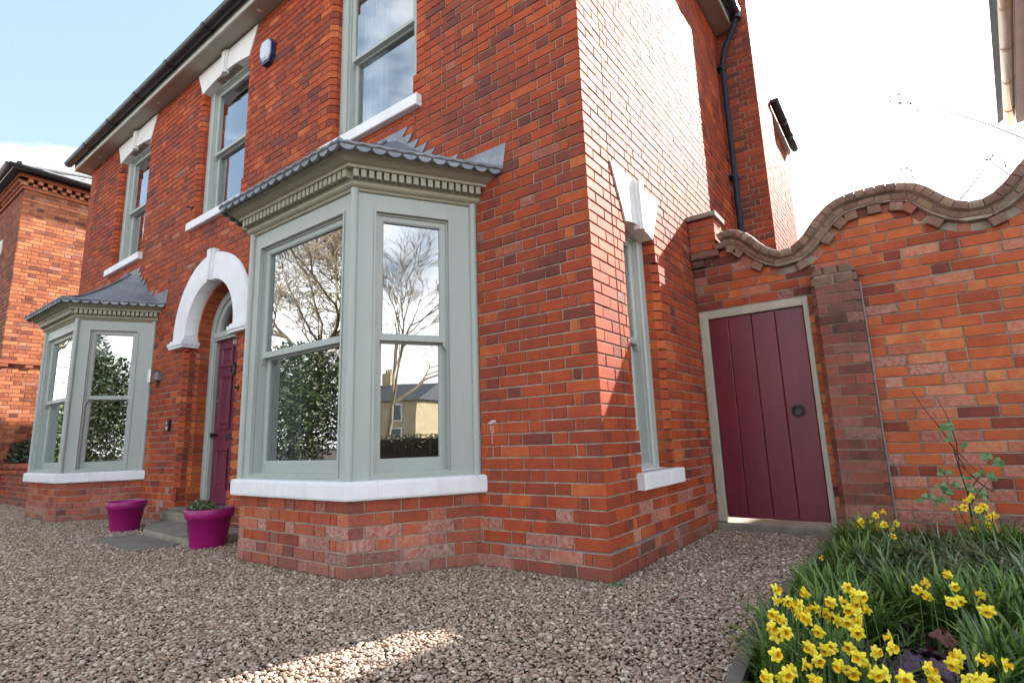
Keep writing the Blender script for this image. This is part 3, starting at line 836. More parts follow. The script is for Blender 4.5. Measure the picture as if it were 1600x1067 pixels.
hw = MB(); tube(hw, [DD(DCX + .045 * cos(t), 1.70 + .06 * sin(t), .03) for t in [pi * 2 * k / 16 for k in range(17)]], .010, 8); tube(hw, [DD(DCX, 1.76, 0), DD(DCX, 1.76, .04)], .022, 10); box(hw, DD, DCX - .02, DCX + .02, 1.68, 1.80, 0, .012, bev=.004)
hw.build('door_knocker', BLACKP, dr)
hw = MB(); tube(hw, [DD(DCX - .37, 1.36, 0), DD(DCX - .37, 1.36, .012)], .014, 12); hw.build('door_lock', STEEL, dr)
def text(s, fr, u, z, w, size, mat, name, parent, bold=False):
    cu = bpy.data.curves.new(name, 'FONT'); cu.body = s; cu.size = size; cu.extrude = .0015; cu.align_x = 'CENTER'; cu.align_y = 'CENTER'
    o = bpy.data.objects.new(name, cu); COL.objects.link(o)
    dg = bpy.context.evaluated_depsgraph_get(); me = bpy.data.meshes.new_from_object(o.evaluated_get(dg)); bpy.data.objects.remove(o)
    me.materials.clear(); me.materials.append(mat)
    M4 = Matrix((( fr.u.x, 0, fr.n.x, 0), (fr.u.y, 0, fr.n.y, 0), (0, 1, 0, 0), (0, 0, 0, 1)))
    me.transform(Matrix.Translation(fr(u, z, w)) @ M4)
    ob = bpy.data.objects.new(name, me); COL.objects.link(ob); ob.parent = parent; ob.location = -Vector(parent.get('wloc', (0, 0, 0)))
    return ob
text('10', DD, DCX - .06, 2.045, .004, .085, STONEW, 'door_number', dr)
# threshold and steps
b = MB(); box(b, FAC, DCX - .58, DCX + .58, .10, .165, -.34, .02, bev=.006); b.build('threshold', STONE, house)

def slab(name, pts, z0, z1, mat, label, cat, group=None, bev=.012):
    b = MB(); planprism(b, pts, z0, z1, bev=bev); c = sum((Vector(p) for p in pts), Vector((0, 0))) / len(pts)
    return tag(b.build(name, mat, origin=(c.x, c.y, z0)), label, cat, group)
st = thing('door_step', 'two worn grey stone steps up to the plum front door', 'steps', (-4.5, -.3, 0))
b = MB(); planprism(b, [(-5.42, -.02), (-5.42, -.10), (-5.36, -.17), (-5.2, -.19), (-4.25, -.19), (-4.25, -.02)], .055, .150, bev=.014); b.build('step', STONE, st)
b = MB(); planprism(b, [(-5.25, -.10), (-5.20, -.30), (-5.0, -.44), (-4.66, -.585), (-4.55, -.61), (-3.50, -.66), (-3.42, -.62), (-3.42, -.10)], -.01, .062, bev=.018); b.build('step', STONE, st)
slab('paving_slab', [(-4.78, -.62), (-4.80, -.94), (-3.80, -1.02), (-3.66, -.72), (-3.70, -.66)], -.03, .018, STONE2, 'flat grey stone slab in the gravel in front of the door steps', 'paving slab', bev=.006)

# ------------------------------------------------------------------ eaves, gutters, roof
OV = .19
b = MB()
ZS = HT
for (x0, x1, y0, y1) in ((HX0 - OV, .02, -OV, .01), (HX0 - OV, HX0 + .01, .01, HD), (-.01, OV, -OV, 4.0)):
    if x0 > -1: ZS = HT + .24
    b.mesh([(x0, y0, ZS), (x1, y0, ZS), (x1, y1, ZS), (x0, y1, ZS), (x0, y0, ZS + .02), (x1, y0, ZS + .02), (x1, y1, ZS + .02), (x0, y1, ZS + .02)], [(0, 1, 2, 3), (7, 6, 5, 4), (0, 4, 5, 1), (1, 5, 6, 2), (2, 6, 7, 3), (3, 7, 4, 0)])
ZS = HT
sof = b.build('soffit', simple('soffit_paint', (.42, .40, .34), (.36, .34, .29), .6, .3, 3, .05), house)
for x in (-9.1, -6.75, -4.0, -1.6):
    d = MB(); tube(d, [(x, -.095, ZS - .006), (x, -.095, ZS + .001)], .035, 16); tube(d, [(x, -.095, ZS - .009), (x, -.095, ZS - .005)], .024, 14, mi=1)
    d.build('downlight', [STEEL, STONEW], sof)
b = MB()
box(b, FAC, HX0 - OV - .02, .02, ZS - .012, ZS + .13, OV, OV + .022)
box(b, FAC, -.02, OV + .02, ZS + .23, ZS + .37, OV, OV + .022)
box(b, FAC, -.0, .02, ZS - .012, ZS + .23, -.2, OV + .02)
box(b, F((0, 0, 0), (0, 1, 0), (1, 0, 0)), -OV, 4.0, ZS + .228, ZS + .37, OV, OV + .022)
box(b, F((HX0, 0, 0), (0, 1, 0), (-1, 0, 0)), -OV, HD, ZS - .012, ZS + .13, OV, OV + .022)
b.build('fascia', simple('fascia_paint', (.60, .61, .57), None, .5, .4, 3, .05), house)
def gutter(parent, p0, p1, out, r=.068, mat=BLACKP, joints=()):
    b = MB(); p0, p1, out = Vector(p0), Vector(p1), Vector(out); n = 9
    def rg(p, rr): return [p + out * (rr * cos(a)) + Vector((0, 0, rr * sin(a))) for a in [pi + pi * k / n for k in range(n + 1)]]
    A, B_, A2, B2 = rg(p0, r), rg(p1, r), rg(p0, r - .006), rg(p1, r - .006)
    for k in range(n):
        b.face([A[k], A[k + 1], B_[k + 1], B_[k]], smooth=True); b.face([A2[k], B2[k], B2[k + 1], A2[k + 1]], smooth=True)
        b.face([A[k], A2[k], A2[k + 1], A[k + 1]]); b.face([B_[k], B_[k + 1], B2[k + 1], B2[k]])
    b.face([A[0], B_[0], B2[0], A2[0]]); b.face([A[n], A2[n], B2[n], B_[n]])
    b.face(A); b.face(B_)
    g_ = b.build('gutter', mat, parent, fix=True)
    d = (p1 - p0).normalized()
    for s in joints:
        j = MB(); q = p0 + d * s; C_, D_ = rg(q - d * .035, r + .008), rg(q + d * .035, r + .008); E_, F_ = rg(q - d * .035, r - .001), rg(q + d * .035, r - .001)
        for k in range(n):
            j.face([C_[k], C_[k + 1], D_[k + 1], D_[k]], smooth=True); j.face([C_[k], E_[k], E_[k + 1], C_[k + 1]]); j.face([D_[k], D_[k + 1], F_[k + 1], F_[k]])
        j.build('gutter_joint', mat, g_)
    return g_
gy = -OV - .022 - .072
gutter(house, (HX0 - OV - .10, gy, ZS + .125), (.02, gy, ZS + .125), (0, -1, 0), joints=(1.0, 2.05, 3.1, 4.15, 5.2, 6.25, 7.3, 8.6))
gutter(house, (OV + .094, -OV - .1, ZS + .365), (OV + .094, 3.98, ZS + .365), (1, 0, 0), joints=(1.0, 2.0, 3.0, 3.8))
# roof: hipped slates
b = MB(); e0, e1, f0, f1 = HX0 - OV - .06, OV + .06, -OV - .06, HD + .2
rz = ZS + .135; ry = (f0 + f1) / 2; hh = 1.9; rh = ry - f0
A, B_, C_, D_ = Vector((e0, f0, rz)), Vector((e1, f0, rz + .25)), Vector((e1, f1, rz + .25)), Vector((e0, f1, rz)); R0, R1 = Vector((e0 + rh, ry, rz + hh)), Vector((e1 - rh, ry, rz + hh))
b.face([A, B_, R1, R0]); b.face([B_, C_, R1]); b.face([C_, D_, R0, R1]); b.face([D_, A, R0]); b.face([D_, C_, B_, A])
b.build('roof', SLATE, house)
# downpipe
dp = MB(); px_, py_ = .062, 3.86
tube(dp, [(px_, py_, .05 + .537 * k) for k in range(11)], .034, 16)
tube(dp, [(px_, py_, 5.40), (px_, py_, 5.46), (.11, py_, 5.66), (.24, py_ + .02, 5.92), (.284, py_ + .02, 6.04)], .034, 12)
dpo = dp.build('downpipe', PIPE, house)
for zz in (1.2, 3.9, 5.40):
    j = MB(); tube(j, [(px_, py_, zz - .045), (px_, py_, zz + .045)], .043, 12); box(j, SID, py_ - .07, py_ + .07, zz - .012, zz + .012, 0, .06); j.build('pipe_bracket', PIPE, dpo)
h_ = MB(); tube(h_, [(.284, py_ + .02, 6.02), (.284, py_ + .02, 6.10)], .06, 12); h_.build('hopper', BLACKP, dpo)
# rear wing eave
b = MB(); box(b, F((.33, 5.02, 0), (0, 1, 0), (1, 0, 0)), .0, 1.75, 5.36, 5.43, -.3, .05); b.build('fascia', simple('rear_fascia', (.6, .58, .52), None, .6, .3, 3, 0), house)
gutter(house, (.445, 5.03, 5.43), (.445, 6.75, 5.43), (1, 0, 0), r=.055, joints=(.7, 1.2))

# alarm box, wall light, door bell, bell pull, spikes: fixed to the wall but things one can lift off
al = thing('alarm_box', 'white faced octagonal alarm box with dark rim, high between the upper windows', 'alarm box', (-3.88, 0, 5.19))
b = MB(); oc = [(-3.885 + .118 * sx, 5.188 + .15 * sz) for sx, sz in ((-.55, -1), (.55, -1), (1, -.5), (1, .5), (.55, 1), (-.55, 1), (-1, .5), (-1, -.5))]
prism(b, oc, FAC, .0, .055, .0); b.build('case', simple('navy_plastic', (.02, .03, .10), None, .35, .5, 5, 0), al)
b = MB(); oc = [(-3.885 + .098 * sx, 5.195 + .125 * sz) for sx, sz in ((-.55, -1), (.55, -1), (1, -.5), (1, .5), (.55, 1), (-.55, 1), (-1, .5), (-1, -.5))]
prism(b, oc, FAC, .05, .082, .022); b.build('cover', simple('white_plastic', (.62, .68, .80), None, .3, .5, 5, 0), al)
b = MB(); prism(b, [(-3.885 + .03 * cos(t), 5.075 + .012 * sin(t)) for t in [2 * pi * k / 10 for k in range(10)]], FAC, .05, .06); b.build('lens', BLACKP, al)
wl = thing('wall_light', 'small box shaped steel wall light between the far bay and the door', 'wall light', (-6.2, 0, 1.73))
b = MB(); box(b, FAC, -6.23, -6.15, 1.64, 1.81, .03, .11, bev=.006); b.build('lamp_body', STEEL, wl)
b = MB(); box(b, FAC, -6.16, -6.08, 1.67, 1.77, .0, .05, bev=.004); b.build('wall_plate', simple('dull_grey_plate', (.20, .19, .17), None, .5, .5, 4, 0), wl)
dbl = thing('door_bell', 'small black and silver camera door bell left of the front door', 'door bell', (-5.74, 0, 1.09))
b = MB(); box(b, FAC, -5.775, -5.705, 1.03, 1.16, 0, .035, bev=.006); b.build('case', BLACKP, dbl)
b = MB(); tube(b, [FAC(-5.74, 1.125, .034), FAC(-5.74, 1.125, .040)], .018, 14); b.build('camera_lens', STEEL, dbl)
b = MB(); box(b, FAC, -5.76, -5.72, 1.045, 1.085, .03, .038, bev=.003); b.build('button', STEEL, dbl)
bp = thing('bell_pull', 'round brass bell pull on the brickwork right of the front door', 'bell pull', (-4.18, 0, 1.42))
b = MB(); tube(b, [FAC(-4.18, 1.42, 0), FAC(-4.18, 1.42, .015)], .035, 16); b.build('back_plate', BRASS, bp)
b = MB(); tube(b, [FAC(-4.18, 1.42, .01), FAC(-4.18, 1.42, .035)], .014, 12); b.build('knob', BLACKP, bp)
for (x, z, lb) in ((-5.6, 3.83, 'small dark metal hook low beside the middle upper window'),):
    b = MB(); tube(b, [FAC(x, z, 0), FAC(x, z, .05), FAC(x, z - .02, .065)], .010, 8); tube(b, [FAC(x, z, 0), FAC(x, z, .012)], .025, 10)
    tag(b.build('wall_hook', BLACKP, origin=tuple(FAC(x, z, 0))), lb, 'hook')
# plaster splash on the wall beside the near bay
b = MB()
for (du, dz, rr) in ((0, 0, .019), (.018, .005, .015), (-.018, -.005, .014), (.034, -.008, .010)):
    prism(b, [(-.80 + du + rr * cos(t) * random.uniform(.7, 1.3), .905 + dz + rr * .6 * sin(t) * random.uniform(.7, 1.2)) for t in [2 * pi * k / 9 for k in range(9)]], FAC, .0, .005 + rr * .3, .003)
for du, dz, h_, w_ in ((-.004, -.14, .12, .002), (.010, -.07, .05, .0015), (-.016, -.05, .03, .0015), (.002, -.22, .06, .001)):
    box(b, FAC, -.80 + du - w_, -.80 + du + w_, .905 + dz, .905 + dz + h_, .0, .0022)
b.build('plaster_patch', simple('old_plaster', (.70, .62, .58), (.45, .33, .29), .9, .2, 40, .3), house)

# curtains and things seen through the glass
def curtain(label, fr, u0, u1, z0, z1, w, mat):
    b = MB(); n = 40
    for i in range(n):
        a, c_ = i / n, (i + 1) / n
        f = lambda t: fr(u0 + (u1 - u0) * t, 0, w + .03 * sin(t * 42) + .008 * sin(t * 97))
        p, q = f(a), f(c_)
        b.face([(p.x, p.y, z0), (q.x, q.y, z0), (q.x, q.y, z1), (p.x, p.y, z1)], smooth=True)
    c_ = fr((u0 + u1) / 2, z0, w)
    return tag(b.build('curtain', mat, origin=tuple(c_), fix=True), label, 'curtain')
SHEER = simple('sheer_cloth', (.78, .80, .85), None, .9, .2, 4, 0)
GREYC = simple('grey_cloth', (.34, .37, .40), None, .9, .2, 4, 0)
curtain('pale sheer curtain at the left side of the upper window over the near bay', FAC, WC[2] - .50, WC[2] - .12, 3.62, 5.45, -.29, SHEER)
curtain('pale sheer curtain at the right side of the upper window over the near bay', FAC, WC[2] + .34, WC[2] + .52, 3.62, 5.45, -.29, SHEER)
curtain('dark lined curtain in the upper window over the front door', FAC, WC[1] - .52, WC[1] - .36, 3.62, 5.45, -.29, GREYC)
curtain('dark lined curtain in the upper window above the far bay', FAC, WC[0] - .52, WC[0] - .36, 3.62, 5.45, -.29, GREYC)
fr1 = bay_frames(bay_path(BAYS[0]))
curtain('grey curtain hanging at the left of the near bay window', fr1[1][0], .12, .50, .56, 2.40, -.19, GREYC)
curtain('grey curtain hanging in the near bay by the wall', F((BAYS[0] - 1.0, .3, 0), (1, 0, 0), (0, -1, 0)), -.1, .28, .3, 2.45, 0, GREYC)
fr2 = bay_frames(bay_path(BAYS[1]))
b = MB(); a0 = fr2[2][0]; b.mesh([a0(.18, 2.32, -.14), a0(.62, 2.32, -.14), a0(.62, 2.02, -.14), a0(.18, 2.02, -.14)], [(0, 1, 2, 3)])
tag(b.build('roller_blind', SHEER, origin=tuple(a0(.4, 2.3, -.14))), 'white roller blind part way down in the far bay window', 'blind')
def leafblob(mb, c, r, n, size, mi=0, tones=(0, 1)):
    for _ in range(n):
        d = Vector((random.gauss(0, 1), random.gauss(0, 1), random.gauss(0, 1))).normalized() * (random.random() ** .4)
        p = Vector(c) + Vector((d.x * r[0], d.y * r[1], d.z * r[2]))
        a = Vector((random.gauss(0, 1), random.gauss(0, 1), random.gauss(0, .6))).normalized(); b_ = a.cross(Vector((random.gauss(0, 1), random.gauss(0, 1), random.gauss(0, 1)))).normalized()
        s = size * random.uniform(.6, 1.3)
        mb.face([p - a * s, p + b_ * s * .45, p + a * s, p - b_ * s * .45], mi, random.uniform(*tones))
def leafmat(name, c1, c2, c3, rough=.5):
    M_ = Mat(name, rough, .4); M_.col(M_.ramp(M_.attr('tone'), [(0, c1), (.5, c2), (1, c3)])); return M_.m
ORANGE = leafmat('orange_petals', (.5, .08, .01), (.65, .16, .02), (.7, .25, .03)); YEL = leafmat('yellow_petals', (.6, .35, .02), (.7, .48, .03), (.75, .6, .08))
vf = thing('flower_vase', 'vase of orange flowers standing inside the near bay window', 'vase', (-1.72, -.36, .50))
b = MB(); lathe(b, [(.0, 0), (.05, 0), (.07, .08), (.05, .18), (.035, .24), (.045, .27)], (-1.72, -.36, .50), 20); b.build('vase', simple('dark_ceramic', (.06, .07, .09), None, .2, .5, 4, 0), vf)
b = MB(); leafblob(b, (-1.72, -.36, 1.0), (.10, .10, .13), 420, .02); b.build('blooms', ORANGE, vf)
b = MB()
for k in range(9): tube(b, [(-1.72, -.36, .72), (-1.72 + random.uniform(-.06, .06), -.36 + random.uniform(-.06, .06), .95)], .003, 5)
leafblob(b, (-1.72, -.36, .85), (.09, .09, .06), 60, .03); b.build('stems', leafmat('vase_green', (.03, .06, .02), (.05, .1, .03), (.07, .12, .04)), vf)
vf = thing('potted_lavender', 'small wooden pot of lavender inside the far bay window', 'potted plant', (-6.95, -.42, .50))
b = MB(); lathe(b, [(0, 0), (.04, 0), (.06, .10), (.065, .13), (.0, .12)], (-6.95, -.42, .57), 16); b.build('pot', simple('pale_wood', (.45, .30, .15), None, .6, .4, 6, 0), vf)
b = MB()
for k in range(26):
    a = random.random() * 6.28; rr = random.uniform(.01, .06); q = Vector((-6.95 + rr * cos(a), -.42 + rr * sin(a), .95 + random.uniform(-.05, .08)))
    tube(b, [(-6.95, -.42, .70), q], .002, 4); leafblob(b, q, (.008, .008, .03), 8, .009, 1)
b.build('plant', [leafmat('grey_green', (.04, .07, .04), (.06, .1, .05), (.09, .13, .07)), leafmat('lavender_bloom', (.10, .04, .25), (.16, .07, .35), (.2, .1, .4))], vf)

# ==================================================================== GARDEN WALL WITH GATE
gw = thing('garden_wall', 'orange red brick garden wall with a wavy coping and a gateway beside the house', 'wall', (2.4, 2.0, 0))
TOP = [(.0, 2.46), (.20, 2.47), (.24, 2.515), (.325, 2.543), (.43, 2.525), (.527, 2.448), (.617, 2.34), (.718, 2.27), (.803, 2.26), (.905, 2.332), (1.011, 2.456), (1.159, 2.570), (1.334, 2.600), (1.50, 2.598), (1.649, 2.565), (1.736, 2.512), (1.815, 2.422), (1.894, 2.349), (1.976, 2.320), (2.061, 2.331), (2.155, 2.408), (2.269, 2.531), (2.42, 2.64), (2.58, 2.69), (2.75, 2.67), (2.92, 2.58), (3.06, 2.45), (3.18, 2.40), (3.32, 2.44), (3.5, 2.58), (3.7, 2.68), (3.9, 2.64), (4.1, 2.5), (4.3, 2.42), (4.6, 2.5), (5.2, 2.6), (6, 2.6)]
def cr_spline(P, s):
    s = max(0, min(len(P) - 1.0001, s)); i = int(s); t = s - i; g_ = lambda k: P[max(0, min(len(P) - 1, k))]
    p0, p1, p2, p3 = g_(i - 1), g_(i), g_(i + 1), g_(i + 2)
    return tuple(.5 * (2 * p1[q] + (p2[q] - p0[q]) * t + (2 * p0[q] - 5 * p1[q] + 4 * p2[q] - p3[q]) * t * t + (-p0[q] + 3 * p1[q] - 3 * p2[q] + p3[q]) * t ** 3) for q in (0, 1))
fine = [cr_spline(TOP, k / 12) for k in range(12 * (len(TOP) - 1))]
def top_at(u):
    if u <= fine[0][0]: return fine[0][1]
    for i in range(len(fine) - 1):
        if fine[i][0] <= u < fine[i + 1][0]:
            t = (u - fine[i][0]) / (fine[i + 1][0] - fine[i][0]); return fine[i][1] + (fine[i + 1][1] - fine[i][1]) * t
    return fine[-1][1]
TH = .135   # coping thickness measured vertically
GX1 = 5.6
def brick_top(u): return top_at(u) - TH - .012
GA, GB, GZ = .016, .885, 1.852
gs = BrickSet()
def gh(zm, za, zb):
    if zm < GZ: return (GA, GB, False)
    return None
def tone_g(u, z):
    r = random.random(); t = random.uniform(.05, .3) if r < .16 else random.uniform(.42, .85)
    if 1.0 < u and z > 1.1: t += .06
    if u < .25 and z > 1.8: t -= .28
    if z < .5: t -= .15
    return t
def pale_g(u, z):
    if random.random() < .16: return random.uniform(.2, .6)
    if 1.2 < u < 1.75 and z < 1.3 and random.random() < .35: return random.uniform(.3, .8)
    if z < .25 and random.random() < .5: return random.uniform(.2, .6)
    return 0
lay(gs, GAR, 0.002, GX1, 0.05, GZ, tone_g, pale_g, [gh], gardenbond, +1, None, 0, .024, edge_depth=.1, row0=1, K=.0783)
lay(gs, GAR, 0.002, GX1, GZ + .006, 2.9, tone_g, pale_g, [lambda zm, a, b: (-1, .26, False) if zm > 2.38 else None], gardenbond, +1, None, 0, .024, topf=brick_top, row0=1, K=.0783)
# pier against the house with stone cap
PIER = F((0, 1.96, 0), (1, 0, 0), (0, -1, 0))
for k in range(4):
    z = 2.40 + k * K
    if k % 2 == 0: cuts = [(.004, .105), (.115, .235)]
    else: cuts = [(.004, .235)]
    for a, b_ in cuts: one_brick(gs, PIER, a, b_, z + MJ / 2, z + K - MJ / 2, .24, random.uniform(.3, .6), .1 if k == 3 else 0)
# gate-side buttress with rounded shoulders
BUT = F((0, 1.90, 0), (1, 0, 0), (0, -1, 0))
BA, BB = .925, 1.245
bb_set = BrickSet(); KB = .0785; z = 1.893 - 24 * KB; r = 0
while z < 1.89:
    zt = z + KB
    cut = (BA + .215 if r % 2 == 0 else BA + .105)
    for a, b_ in ((BA, cut - MJ / 2), (cut + MJ / 2, BB)):
        t = random.uniform(.12, .5) if z > 1.5 else random.uniform(.2, .62)
        one_brick(bb_set, BUT, a, b_, z + MJ / 2, zt - MJ / 2, .098, t, pale_g(a, z) if z < 1.6 else .25, random.uniform(-.003, .003), 'c' if a == BA else None, 'c' if b_ == BB else None, .034)
    z += KB; r += 1
butm = MB(); box(butm, BUT, BA + .03, BB - .03, -.05, 1.98, -.09, -.010); box(butm, BUT, BA + .004, BB - .004, -.05, 1.90, -.09, -.040); butm.build('buttress_core', MORTG, gw)
for (z0, z1, cuts_) in ((1.893, 1.966, (0, .5, 1)), (1.966, 2.045, (0, .3, .62, 1))):
    def edge_x(zz):   # rounded shoulders
        q = max(0, (zz - 1.935) / .11); return .085 * (1 - sqrt(max(0, 1 - q * q))) if q < 1 else .085
    for k in range(len(cuts_) - 1):
        n_ = 6; Lx = [BA + edge_x(z0 + (z1 - z0) * i / n_) for i in range(n_ + 1)]; Rx = [BB - edge_x(z0 + (z1 - z0) * i / n_) for i in range(n_ + 1)]
        zz_ = [z0 + .004 + (z1 - z0 - .006) * i / n_ for i in range(n_ + 1)]
        cl, cr2 = BA + (BB - BA) * cuts_[k], BA + (BB - BA) * cuts_[k + 1]
        le = [(max(cl + .003, Lx[i]), zz_[i]) for i in range(n_ + 1)]; re_ = [(min(cr2 - .003, Rx[i]), zz_[i]) for i in range(n_ + 1)]
        mb = MB(); prism(mb, re_ + le[::-1], BUT, -.1, -.004, .010, 0, random.uniform(.2, .5), .2); mb.build('shoulder_brick', MST, gw, origin=tuple(BUT((cl + cr2) / 2, z0, 0)))
gs.build(gw, MBG, 250)
bb_set.build(gw, MBB, 60)
# body of the wall
def curve_slab(off, w0, w1, name, mat, u0, u1, parent, zbot):
    b = MB(); us = [u0 + (u1 - u0) * k / 90 for k in range(91)]
    T = [top_at(u) - off for u in us]
    for i in range(90):
        a, c_ = us[i], us[i + 1]
        b.face([GAR(a, zbot, w1), GAR(c_, zbot, w1), GAR(c_, T[i + 1], w1), GAR(a, T[i], w1)]); b.face([GAR(a, zbot, w0), GAR(a, T[i], w0), GAR(c_, T[i + 1], w0), GAR(c_, zbot, w0)])
        b.face([GAR(a, T[i], w1), GAR(c_, T[i + 1], w1), GAR(c_, T[i + 1], w0), GAR(a, T[i], w0)])
        b.face([GAR(a, zbot, w1), GAR(a, zbot, w0), GAR(c_, zbot, w0), GAR(c_, zbot, w1)])
    for u, t in ((u0, T[0]), (u1, T[-1])): b.face([GAR(u, zbot, w0), GAR(u, zbot, w1), GAR(u, t, w1), GAR(u, t, w0)])
    return b.build(name, mat, parent, fix=True)
curve_slab(TH, -.225, -.008, 'wall_core', MORTG, .25, GX1, gw, GZ)
b = MB(); box(b, GAR, .0, .25, GZ, 2.33, -.225, -.008); box(b, GAR, 0.006, .23, 2.33, 2.69, -.19, .03); box(b, GAR, GB + .004, GX1, -.1, GZ, -.225, -.0081); box(b, GAR, BA + .05, BB - .05, -.1, 1.9, -.005, .05)
box(b, GAR, .0, GB + .01, GZ - .0, GZ + .012, -.2, -.002)
b.build('wall_core', MORTG, gw)
b = MB(); box(b, PIER, .0, .262, 2.705, 2.750, -.27, .035, bev=.006); b.build('pier_cap', STONE, gw)
b = MB(); box(b, PIER, .003, .25, 2.332, 2.398, -.2, .02, bev=.012); b.build('string_course', MST, gw)
# coping: two courses following the wave, plus corbel blocks
arc_pts = [(u, z) for u, z in fine if .245 <= u <= GX1 - .1]
def walk(pts, step):
    out = [(pts[0], 0)]; acc = 0; tot = 0
    res = []
    last = pts[0]; carry = 0
    seglen = []
    P_ = [Vector(p) for p in pts]
    s = [0]
    for i in range(1, len(P_)): s.append(s[-1] + (P_[i] - P_[i - 1]).length)
    def at(d):
        import bisect
        i = min(max(bisect.bisect(s, d) - 1, 0), len(P_) - 2); t = (d - s[i]) / max(1e-9, s[i + 1] - s[i]); q = P_[i].lerp(P_[i + 1], t)
        tg = (P_[min(i + 3, len(P_) - 1)] - P_[max(i - 2, 0)]).normalized(); return q, Vector((-tg.y, tg.x))
    d = 0
    while d + step < s[-1]:
        res.append((at(d), at(d + step))); d += step * random.uniform(.97, 1.03) if False else step
    return res, at, s[-1]
cells, at, tot = walk(arc_pts, .068)
for (p, n), (q, m_) in cells:
    # half-round nosing section: profile in (depth w, height h) swept between p and q
    b = MB(); g_ = .0028; tvec = (q - p).normalized(); pa = p + tvec * g_; qa = q - tvec * g_
    jw = random.uniform(-.003, .003); jh = random.uniform(-.003, .003)
    prof = [(-.25, -.078), (.085 + jw, -.078), (.100 + jw, -.066), (.105 + jw, -.045), (.098 + jw, -.022), (.078 + jw, -.006), (.045, jh), (-.20, jh), (-.25, -.03)]
    A_ = [GAR((pa + n * h).x, (pa + n * h).y, w) for w, h in prof]; B2 = [GAR((qa + m_ * h).x, (qa + m_ * h).y, w) for w, h in prof]
    k = len(prof); t_ = random.uniform(.2, .9)
    b.mesh(A_ + B2, [tuple(range(k))[::-1], tuple(range(k, 2 * k))] + [(i, (i + 1) % k, k + (i + 1) % k, k + i) for i in range(k)], 0, t_, random.uniform(0, .5))
    b.build('coping_brick', MST, gw, origin=tuple(GAR(p.x, p.y, 0)))
under, at2, tot2 = walk(arc_pts, .118)
for (p, n), (q, m_) in under:
    b = MB(); tvec = (q - p).normalized(); pa = p + tvec * .004; qa = q - tvec * .004
    prof = [(-.02, -.138), (.040, -.138), (.058, -.122), (.066, -.104), (.066, -.086), (-.02, -.082)]
    jw = random.uniform(-.003, .003)
    A_ = [GAR((pa + n * h).x, (pa + n * h).y, w + jw) for w, h in prof]; B2 = [GAR((qa + m_ * h).x, (qa + m_ * h).y, w + jw) for w, h in prof]
    k = len(prof); b.mesh(A_ + B2, [tuple(range(k))[::-1], tuple(range(k, 2 * k))] + [(i, (i + 1) % k, k + (i + 1) % k, k + i) for i in range(k)], 0, random.uniform(.4, 1), random.uniform(0, .5))
    b.build('band_brick', MST, gw, origin=tuple(GAR(p.x, p.y, 0)))
b = MB(); box(b, GAR, .225, .30, 2.388, 2.44, -.02, .066, 0, .5, .2, .006); b.build('band_brick', MST, gw, origin=tuple(GAR(.26, 2.4, 0)))
b = MB(); box(b, GAR, .01, .115, 2.262, 2.322, -.02, .04, 0, .02, 0, .004); b.build('corbel_brick', MST, gw, origin=tuple(GAR(.06, 2.3, 0)))
b = MB(); box(b, GAR, .235, .36, 2.325, 2.384, -.02, .004, 0, .5, .1, .004); b.build('flush_brick', MBG, gw, origin=tuple(GAR(.3, 2.35, 0)))
# mortar bedding under the coping and the corbel blocks
b = MB()
for (p, n), (q, m_) in cells:
    A_ = [GAR((p + n * h).x, (p + n * h).y, w) for w, h in ((-.24, -.205), (.0, -.205), (.0, -.146), (.05, -.136), (.055, -.09), (.086, -.073), (.09, -.05), (.07, -.02), (.03, -.008), (-.2, -.008))]
    B2 = [GAR((q + m_ * h).x, (q + m_ * h).y, w) for w, h in ((-.24, -.205), (.0, -.205), (.0, -.146), (.05, -.136), (.055, -.09), (.086, -.073), (.09, -.05), (.07, -.02), (.03, -.008), (-.2, -.008))]
    k = len(A_); b.mesh(A_ + B2, [(i, (i + 1) % k, k + (i + 1) % k, k + i) for i in range(k)] + [tuple(range(k))[::-1], tuple(range(k, 2 * k))], 0)
b.build('mortar_bed', MORTG, gw)
d = .10
while d < tot - .2:
    b = MB(); h0, h1 = -.140, -.205
    cpt, n = at(d + .044); tg_ = Vector((n.y, -n.x)); hw_ = .043
    pts = [cpt - tg_ * hw_ + n * h0, cpt + tg_ * hw_ + n * h0, cpt + tg_ * hw_ + n * h1, cpt - tg_ * hw_ + n * h1]; p = cpt
    prism(b, [(v.x, v.y) for v in pts][::-1], GAR, -.03, .042, .004, 0, random.uniform(.5, 1), random.uniform(0, .4))
    b.build('corbel_brick', random.choice([MST, MST, MST, MBB]), gw, origin=tuple(GAR(p.x, p.y, 0)))
    # flush brick between the corbels
    cpt, n = at(d + .135); tg_ = Vector((n.y, -n.x)); hw_ = .036; p = cpt
    pts = [cpt - tg_ * hw_ + n * h0, cpt + tg_ * hw_ + n * h0, cpt + tg_ * hw_ + n * h1, cpt - tg_ * hw_ + n * h1]
    b = MB(); prism(b, [(v.x, v.y) for v in pts][::-1], GAR, -.03, .004, .003, 0, random.uniform(.3, .9), random.uniform(0, .7)); b.build('flush_brick', MBB, gw, origin=tuple(GAR(p.x, p.y, 0)))
    d += .180
# cement fillet between buttress and wall, and down the house corner
b = MB(); tube(b, [GAR(BB + .006, z, .004 + .003 * sin(z * 9)) for z in [k * .1 for k in range(20)]], .009, 6); b.build('cement_fillet', CEM, gw)

